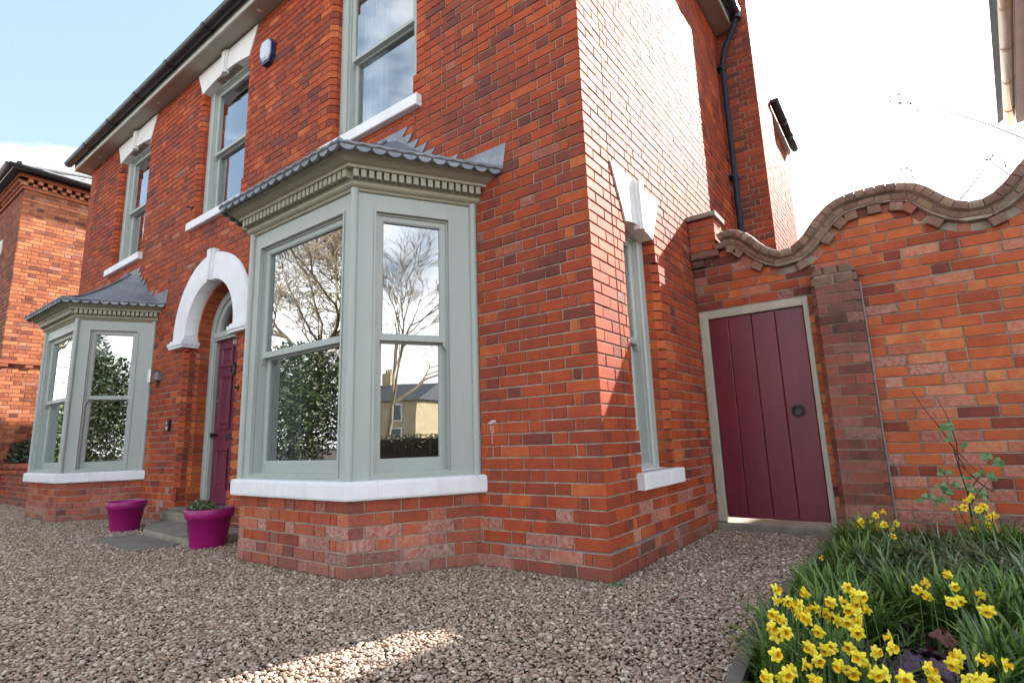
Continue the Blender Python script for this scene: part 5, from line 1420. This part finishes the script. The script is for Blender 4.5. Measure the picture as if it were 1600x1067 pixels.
# planter wall by the far bay, with shrubs
pw = thing('planter_wall', 'low red brick planter wall with rounded brick coping beyond the far bay', 'wall', (-11, -.3, 0))
PW = F((-12.6, -.34, 0), (1, 0, 0), (0, -1, 0)); ps = BrickSet()
lay(ps, PW, 3.4, 0, -.0, .50, lambda u, z: random.uniform(.0, .7), lambda u, z: 0, (), flemish, -1, None, 0, .05)
lay(ps, PW, 1.0, 0, -.0, .50, lambda u, z: random.uniform(.3, .9), lambda u, z: 0, (), flemish, -1, None, .12, .10)
ps.build(pw, MB_, 150)
b = MB(); box(b, PW, 0, 3.4, -.1, .50, -.2, -.006); b.build('wall_core', MORT, pw)
u = 0
while u < 3.35:
    d = MB(); box(d, PW, u + .004, u + .21, .505, .56, -.2, .03, 0, random.uniform(.1, .8), 0, .006); d.build('coping_brick', MB_, pw, origin=tuple(PW(u, .5, 0)))
    d = MB(); tube(d, [PW(u + .004, .61, -.06), PW(u + .21, .61, -.06)], .065, 10, smooth=True, tone=random.uniform(.1, .6)); d.build('coping_brick', MB_, pw, origin=tuple(PW(u, .6, 0)))
    u += .215
DG = leafmat('dark_shrub_leaf', (.012, .022, .012), (.03, .05, .025), (.07, .095, .055), .4)
for k, (x, y, r, lb) in enumerate([(-11.9, .1, (.5, .35, .32), 'dark leafy shrub behind the planter wall at the left edge of the view'), (-11.0, .15, (.45, .3, .42), 'taller dark leafy shrub behind the planter wall beside the far bay'), (-10.2, .05, (.4, .25, .34), 'dark leafy shrub behind the planter wall hidden partly by the far bay')]):
    t = thing('leafy_shrub', lb, 'shrub', (x, y, .4), 'shrubs behind the planter wall'); b = MB(); leafblob(b, (x, y, .78), r, 1900, .045); b.build('foliage', DG, t)
    b = MB()
    for q in range(7): tube(b, [(x, y, .3), (x + random.uniform(-.3, .3), y + random.uniform(-.15, .15), .9)], .008, 5)
    b.build('stem', WOOD, t)

# house on the right with beige gutter
rh_ = thing('right_house', 'house at the right edge with a beige gutter under its eaves', 'house', (6, 18, 0))
RD = Vector((.114, .993, 0)).normalized(); RN = Vector((-RD.y, RD.x, 0))
e_far = Vector((4.50, 16.2, 0)); zE = 8.75
q0 = e_far - RD * 9
fr_ = F((e_far.x + .40, e_far.y, 0), (-RD.x, -RD.y, 0), (RN.x, RN.y, 0))
b = MB(); box(b, fr_, 0, 12, 0, zE, -4, 0, 0, .35); b.build('wall', simple('mauve_brick', (.30, .20, .19), (.22, .14, .14), .9, .2, 12, .2, 60), rh_)
b = MB(); box(b, fr_, -.1, 12, zE + .10, zE + .30, -.2, .14); b.build('fascia', simple('white_fascia', (.7, .69, .66), None, .5, .4, 3, 0), rh_)
p_ = fr_(-.15, zE + .2, .27); q_ = fr_(12, zE + .2, .27)
gutter(rh_, tuple(p_), tuple(q_), tuple(RN), .115, BEIGE, joints=(1.0, 2.6, 4.2, 5.8))
b = MB(); A = fr_(-.2, zE + .28, .5); B_ = fr_(12, zE + .28, .5); b.face([A, B_, B_ - RN * 3 + Vector((0, 0, 2)), A - RN * 3 + Vector((0, 0, 2))]); b.build('roof', SLATE, rh_)

# ==================================================================== ACROSS THE ROAD (seen in the window glass)
def bare_tree(loc, h, seed, name_label, levels=6, mat=None, spread=.55):
    rnd = random.Random(seed); t = thing('bare_tree', name_label, 'tree', loc, 'bare trees across the road'); tr = MB(); cr_ = MB()
    def grow(p, d, L_, r, lv):
        mb = tr if lv >= levels - 1 else cr_
        k = 3 if lv > 1 else 2; pts = [p]
        for i in range(k):
            d = (d + Vector((rnd.gauss(0, .14), rnd.gauss(0, .14), rnd.gauss(0, .07) + .03))).normalized(); pts.append(pts[-1] + d * L_ / k)
        tube(mb, pts, r, 6 if lv > 3 else 3, cap=False, r1=r * .62, tone=rnd.random())
        if lv == 0: return
        n = rnd.choice((2, 3, 3)) if lv > 1 else 4
        for _ in range(n):
            ax = Vector((rnd.gauss(0, 1), rnd.gauss(0, 1), rnd.gauss(0, 1))).normalized(); nd = (d + ax * spread * rnd.uniform(.6, 1.5)).normalized(); nd.z = nd.z * .8 + .12
            grow(pts[rnd.choice((-1, -1, -2))], nd, L_ * rnd.uniform(.66, .86), max(.010, r * .62), lv - 1)
    grow(Vector(loc), Vector((0, 0, 1)), h * .25, h * .013, levels)
    M = mat or simple('bark', (.20, .16, .11), (.09, .07, .05), .9, .2, 5, 0)
    tr.build('trunk', M, t, attrs=False); cr_.build('crown', M, t, attrs=False)
BARK = simple('bark', (.40, .33, .24), (.20, .16, .11), .9, .2, 5, 0)
bare_tree((-16.5, -9.6, 0), 13, 3, 'tall bare branching tree across the road opposite the near bay', 8, BARK, .8)
bare_tree((-20.5, -13.0, 0), 14, 9, 'second bare tree across the road, behind the tall one', 8, BARK, .8)
bare_tree((-13.0, -12.0, 0), 12, 12, 'third bare tree across the road, nearest the door', 8, BARK, .8)
bare_tree((-24, -3.6, 0), 12, 14, 'bare tree across the road at the far left', 8, BARK, .8)
bare_tree((-28, -6.5, 0), 13, 18, 'bare tree farthest left across the road', 7, BARK, .8)
bare_tree((1.5, -15.5, 0), 11, 15, 'bare tree across the road behind the evergreens', 7, BARK, .8)
bare_tree((19, -9.0, 0), 10.5, 21, 'slender bare tree by the hedge toward the pale villa', 7, BARK, .5)
bare_tree((24, -16.5, 0), 10, 33, 'bare tree behind the hedge near the pale villa', 6, BARK, .5)
EG = leafmat('evergreen_leaf', (.012, .03, .01), (.035, .065, .02), (.09, .12, .05), .5)
for (x, y, r, h, lb) in ((-14.5, -8.4, 2.2, 4.0, 'rounded dark evergreen across the road opposite the near bay'), (-17.5, -6.5, 2.2, 4.5, 'tall dark evergreen across the road opposite the far bay'), (-11.6, -10.2, 2.2, 3.7, 'lower bushy evergreen between the two others'), (.4, -9.6, 1.6, 4.9, 'dark evergreen across the road facing the door'), (3.4, -11.5, 1.9, 4.2, 'broad evergreen across the road facing the path'), (1.6, -14.5, 3.0, 4.6, 'wide evergreen behind the two facing the path'), (-23.0, -5.0, 2.4, 2.6, 'low evergreen across the road at the far left')):
    t = thing('evergreen_tree', lb, 'tree', (x, y, 0), 'evergreens across the road'); b = MB(); leafblob(b, (x, y, h * .55), (r, r * .8, h * .5), 16000, .07); b.build('crown', EG, t)
    b = MB(); tube(b, [(x, y, 0), (x, y, h * .6)], .12, 8, r1=.05); b.build('trunk', BARK, t)
b = MB()
for _ in range(15000):
    p = Vector((random.uniform(12, 13.2), random.uniform(-12, 1), random.uniform(0, 1.1))); a = Vector((random.gauss(0, 1), random.gauss(0, 1), random.gauss(0, 1))).normalized(); c_ = a.cross(Vector((random.gauss(0, 1), 1, random.gauss(0, 1)))).normalized(); s_ = .05
    b.face([p - a * s_, p + c_ * s_ * .5, p + a * s_, p - c_ * s_ * .5], 0, random.random())
hd = thing('garden_hedge', 'clipped hedge along the side garden, reflected in the near bay glass', 'hedge', (12.6, -5, 0)); b.build('foliage', leafmat('hedge_leaf', (.02, .03, .012), (.05, .065, .025), (.11, .11, .05), .6), hd)
b = MB(); box(b, F((12.2, -12, 0), (0, 1, 0), (-1, 0, 0)), 0, 13, 0, .95, -.8, 0); b.build('branches', WOOD, hd)
vl = thing('stone_villa', 'pale yellow stone villa with slate roof and white arched porch across the road', 'house', (42, -20, 0))
VF = F((53, -37, 0), (-.25, .97, 0), (-.97, -.25, 0)); YS = simple('yellow_stone', (.50, .42, .26), (.38, .31, .19), .9, .2, 2, .2, 20)
b = MB(); box(b, VF, 0, 20, 0, 5.2, -8, 0); b.build('wall', YS, vl)
b = MB(); A, B_, C_, D_ = VF(-.4, 5.2, .4), VF(20.4, 5.2, .4), VF(20.4, 7.4, -4), VF(-.4, 7.4, -4); b.face([A, B_, C_, D_]); A2, B2 = VF(-.4, 5.2, -8.4), VF(20.4, 5.2, -8.4); b.face([D_, C_, B2, A2]); b.face([A, D_, A2]); b.face([B_, C_, B2]); rf = b.build('roof', SLATE, vl)
for u in (4.5, 13):
    b = MB(); box(b, VF, u, u + 1.2, 6.2, 8.8, -4.6, -3.6)
    for k in range(3): tube(b, [VF(u + .25 + .35 * k, 8.8, -4.1), VF(u + .25 + .35 * k, 9.3, -4.1)], .13, 8)
    b.build('chimney', YS, rf)
for u in (1.5, 5.5, 9.5, 13.5, 17):
    for z0 in (.9, 3.3):
        b = MB(); box(b, VF, u - .15, u + 1.25, z0 - .12, z0 + 1.65, -.1, .05); w_ = b.build('window', STONEW, vl); b = MB(); box(b, VF, u, u + 1.1, z0, z0 + 1.5, .04, .056); b.build('pane', simple('dark_pane', (.03, .035, .04), None, .1, .5, 4, 0) if 'dark_pane' not in bpy.data.materials else bpy.data.materials['dark_pane'], w_)
b = MB(); arch_band(b, VF, 8.2, 1.6, .8, 1.05, 0, 1.2, 0, pi, 14); arch_band(b, VF, 8.2, 1.6, .001, .001, 0, .01, 0, pi, 3)
for s_ in (-1, 1): box(b, VF, 8.2 + s_ * .92 - .12, 8.2 + s_ * .92 + .12, 0, 1.6, 0, 1.2)
b.build('porch', STONEW, vl)

# ==================================================================== GRAVEL
def gravel():
    rnd = random.Random(5)
    # four pebble shapes
    peb = []
    cols_ = bpy.data.collections.new('pebble_shapes')
    PM = Mat('pebble', .62, .4)
    rv = PM.n('ShaderNodeObjectInfo').outputs['Random']
    c = PM.ramp(rv, [(0, (.20, .150, .115)), (.14, (.24, .175, .135)), (.30, (.29, .205, .16)), (.45, (.34, .245, .195)), (.58, (.33, .27, .225)), (.72, (.40, .31, .25)), (.84, (.46, .37, .30)), (.95, (.52, .45, .38)), (1.0, (.62, .57, .50))])
    PM.col(PM.mix(.5, c, PM.ramp(PM.noise(120, 4, .6), [(.3, (.92, .84, .76)), (.7, (1.30, 1.19, 1.06))]), 'MULTIPLY')); PM.bump(PM.noise(260, 3, .6), .25, .002)
    for v in range(6):
        bm = bmesh.new(); bmesh.ops.create_icosphere(bm, subdivisions=2 if v < 4 else 1, radius=1)
        ax = (rnd.uniform(.85, 1.25), rnd.uniform(.65, .95), rnd.uniform(.42, .62))
        for vt in bm.verts:
            n_ = vt.co.copy(); k = 1 + .18 * noise.noise(n_ * 1.3 + Vector((v * 7, 0, 0))); vt.co = Vector((n_.x * ax[0], n_.y * ax[1], n_.z * ax[2])) * k
        for f in bm.faces: f.smooth = True
        me = bpy.data.meshes.new('pebble_shape'); bm.to_mesh(me); bm.free(); me.materials.append(PM.m)
        o = bpy.data.objects.new('pebble_shape', me); cols_.objects.link(o)
    pts = []; rad = []
    paths = [off_path(bay_path(c), -.0, 0.0) for c in BAYS]
    def blocked(x, y):
        if HX0 < x < .03 and y > -.035: return True
        if y > 1.93: return True
        if x > bedx0(min(1.92, y)) - .03: return True
        for c in BAYS:
            t = (-y) / BD
            if 0 < t < 1.02 and abs(x - c) < BWA + (BW - BWA) * t + .01: return True
        if -4.78 < x < -3.72 and -.97 < y < -.62: return True
        if -5.1 < x < -3.42 and -.50 < y < 0: return True
        for (a, b_, r) in ((-5.27, -.53, .12), (-3.40, -.56, .125)):
            if (x - a) ** 2 + (y - b_) ** 2 < r * r: return True
        return False
    def visible(x, y, m=40):
        q = proj((x, y, .01)); return q and -m < q[0] < 1600 + m and q[1] < 1067 + m * 1.5
    def scatter(st, dmin, dmax, zj, rscale):
        x = -12.5
        while x < 1.1:
            y = -4.5
            while y < 2.0:
                d = sqrt((x - CAM.x) ** 2 + (y - CAM.y) ** 2)
                if dmin <= d < dmax:
                    px2 = x + rnd.uniform(-.5, .5) * st; py2 = y + rnd.uniform(-.5, .5) * st
                    if visible(px2, py2) and not blocked(px2, py2):
                        r = rscale * (.62 + .75 * rnd.random() ** 1.8)
                        hz = .006 * noise.noise(Vector((px2 * 2.1, py2 * 2.1, 0)))
                        pts.append((px2, py2, rnd.uniform(-.004, zj) + hz)); rad.append(r)
                y += st
            x += st
    scatter(.0138, 0, 3.4, .0065, .0093)
    scatter(.0155, 3.4, 6.0, .0075, .0102)
    scatter(.0200, 6.0, 14.0, .009, .0125)
    # loose pebbles on top
    n0 = len(pts)
    for _ in range(9000):
        x = rnd.uniform(-9, 1); y = rnd.uniform(-2.6, 1.9)
        if visible(x, y) and not blocked(x, y): pts.append((x, y, rnd.uniform(.008, .014))); rad.append(.0085 * rnd.uniform(.7, 1.25))
    me = bpy.data.meshes.new('gravel'); me.from_pydata(pts, [], []); a = me.attributes.new('rad', 'FLOAT', 'POINT'); a.data.foreach_set('value', rad)
    ob = bpy.data.objects.new('gravel', me); COL.objects.link(ob); tag(ob, 'brown and grey pebble gravel covering the driveway', 'gravel', kind='stuff')
    ng = bpy.data.node_groups.new('gravel_nodes', 'GeometryNodeTree')
    ng.interface.new_socket('Geometry', in_out='INPUT', socket_type='NodeSocketGeometry'); ng.interface.new_socket('Geometry', in_out='OUTPUT', socket_type='NodeSocketGeometry')
    gi = ng.nodes.new('NodeGroupInput'); go = ng.nodes.new('NodeGroupOutput'); ci = ng.nodes.new('GeometryNodeCollectionInfo'); ci.inputs['Collection'].default_value = cols_
    ci.inputs['Separate Children'].default_value = True; ci.inputs['Reset Children'].default_value = True
    ip = ng.nodes.new('GeometryNodeInstanceOnPoints'); ip.inputs['Pick Instance'].default_value = True
    rvn = ng.nodes.new('FunctionNodeRandomValue'); rvn.data_type = 'FLOAT_VECTOR'; rvn.inputs[0].default_value = (-.45, -.45, 0); rvn.inputs[1].default_value = (.45, .45, 6.28)
    na_ = ng.nodes.new('GeometryNodeInputNamedAttribute'); na_.data_type = 'FLOAT'; na_.inputs['Name'].default_value = 'rad'
    mp_ = ng.nodes.new('GeometryNodeMeshToPoints')
    k = ng.links.new
    k(gi.outputs[0], mp_.inputs['Mesh']); k(mp_.outputs[0], ip.inputs['Points']); k(ci.outputs[0], ip.inputs['Instance']); k(rvn.outputs[0], ip.inputs['Rotation']); k(na_.outputs[0], ip.inputs['Scale']); k(ip.outputs[0], go.inputs[0])
    md = ob.modifiers.new('gravel', 'NODES'); md.node_group = ng
    print('pebbles', len(pts))
gravel()
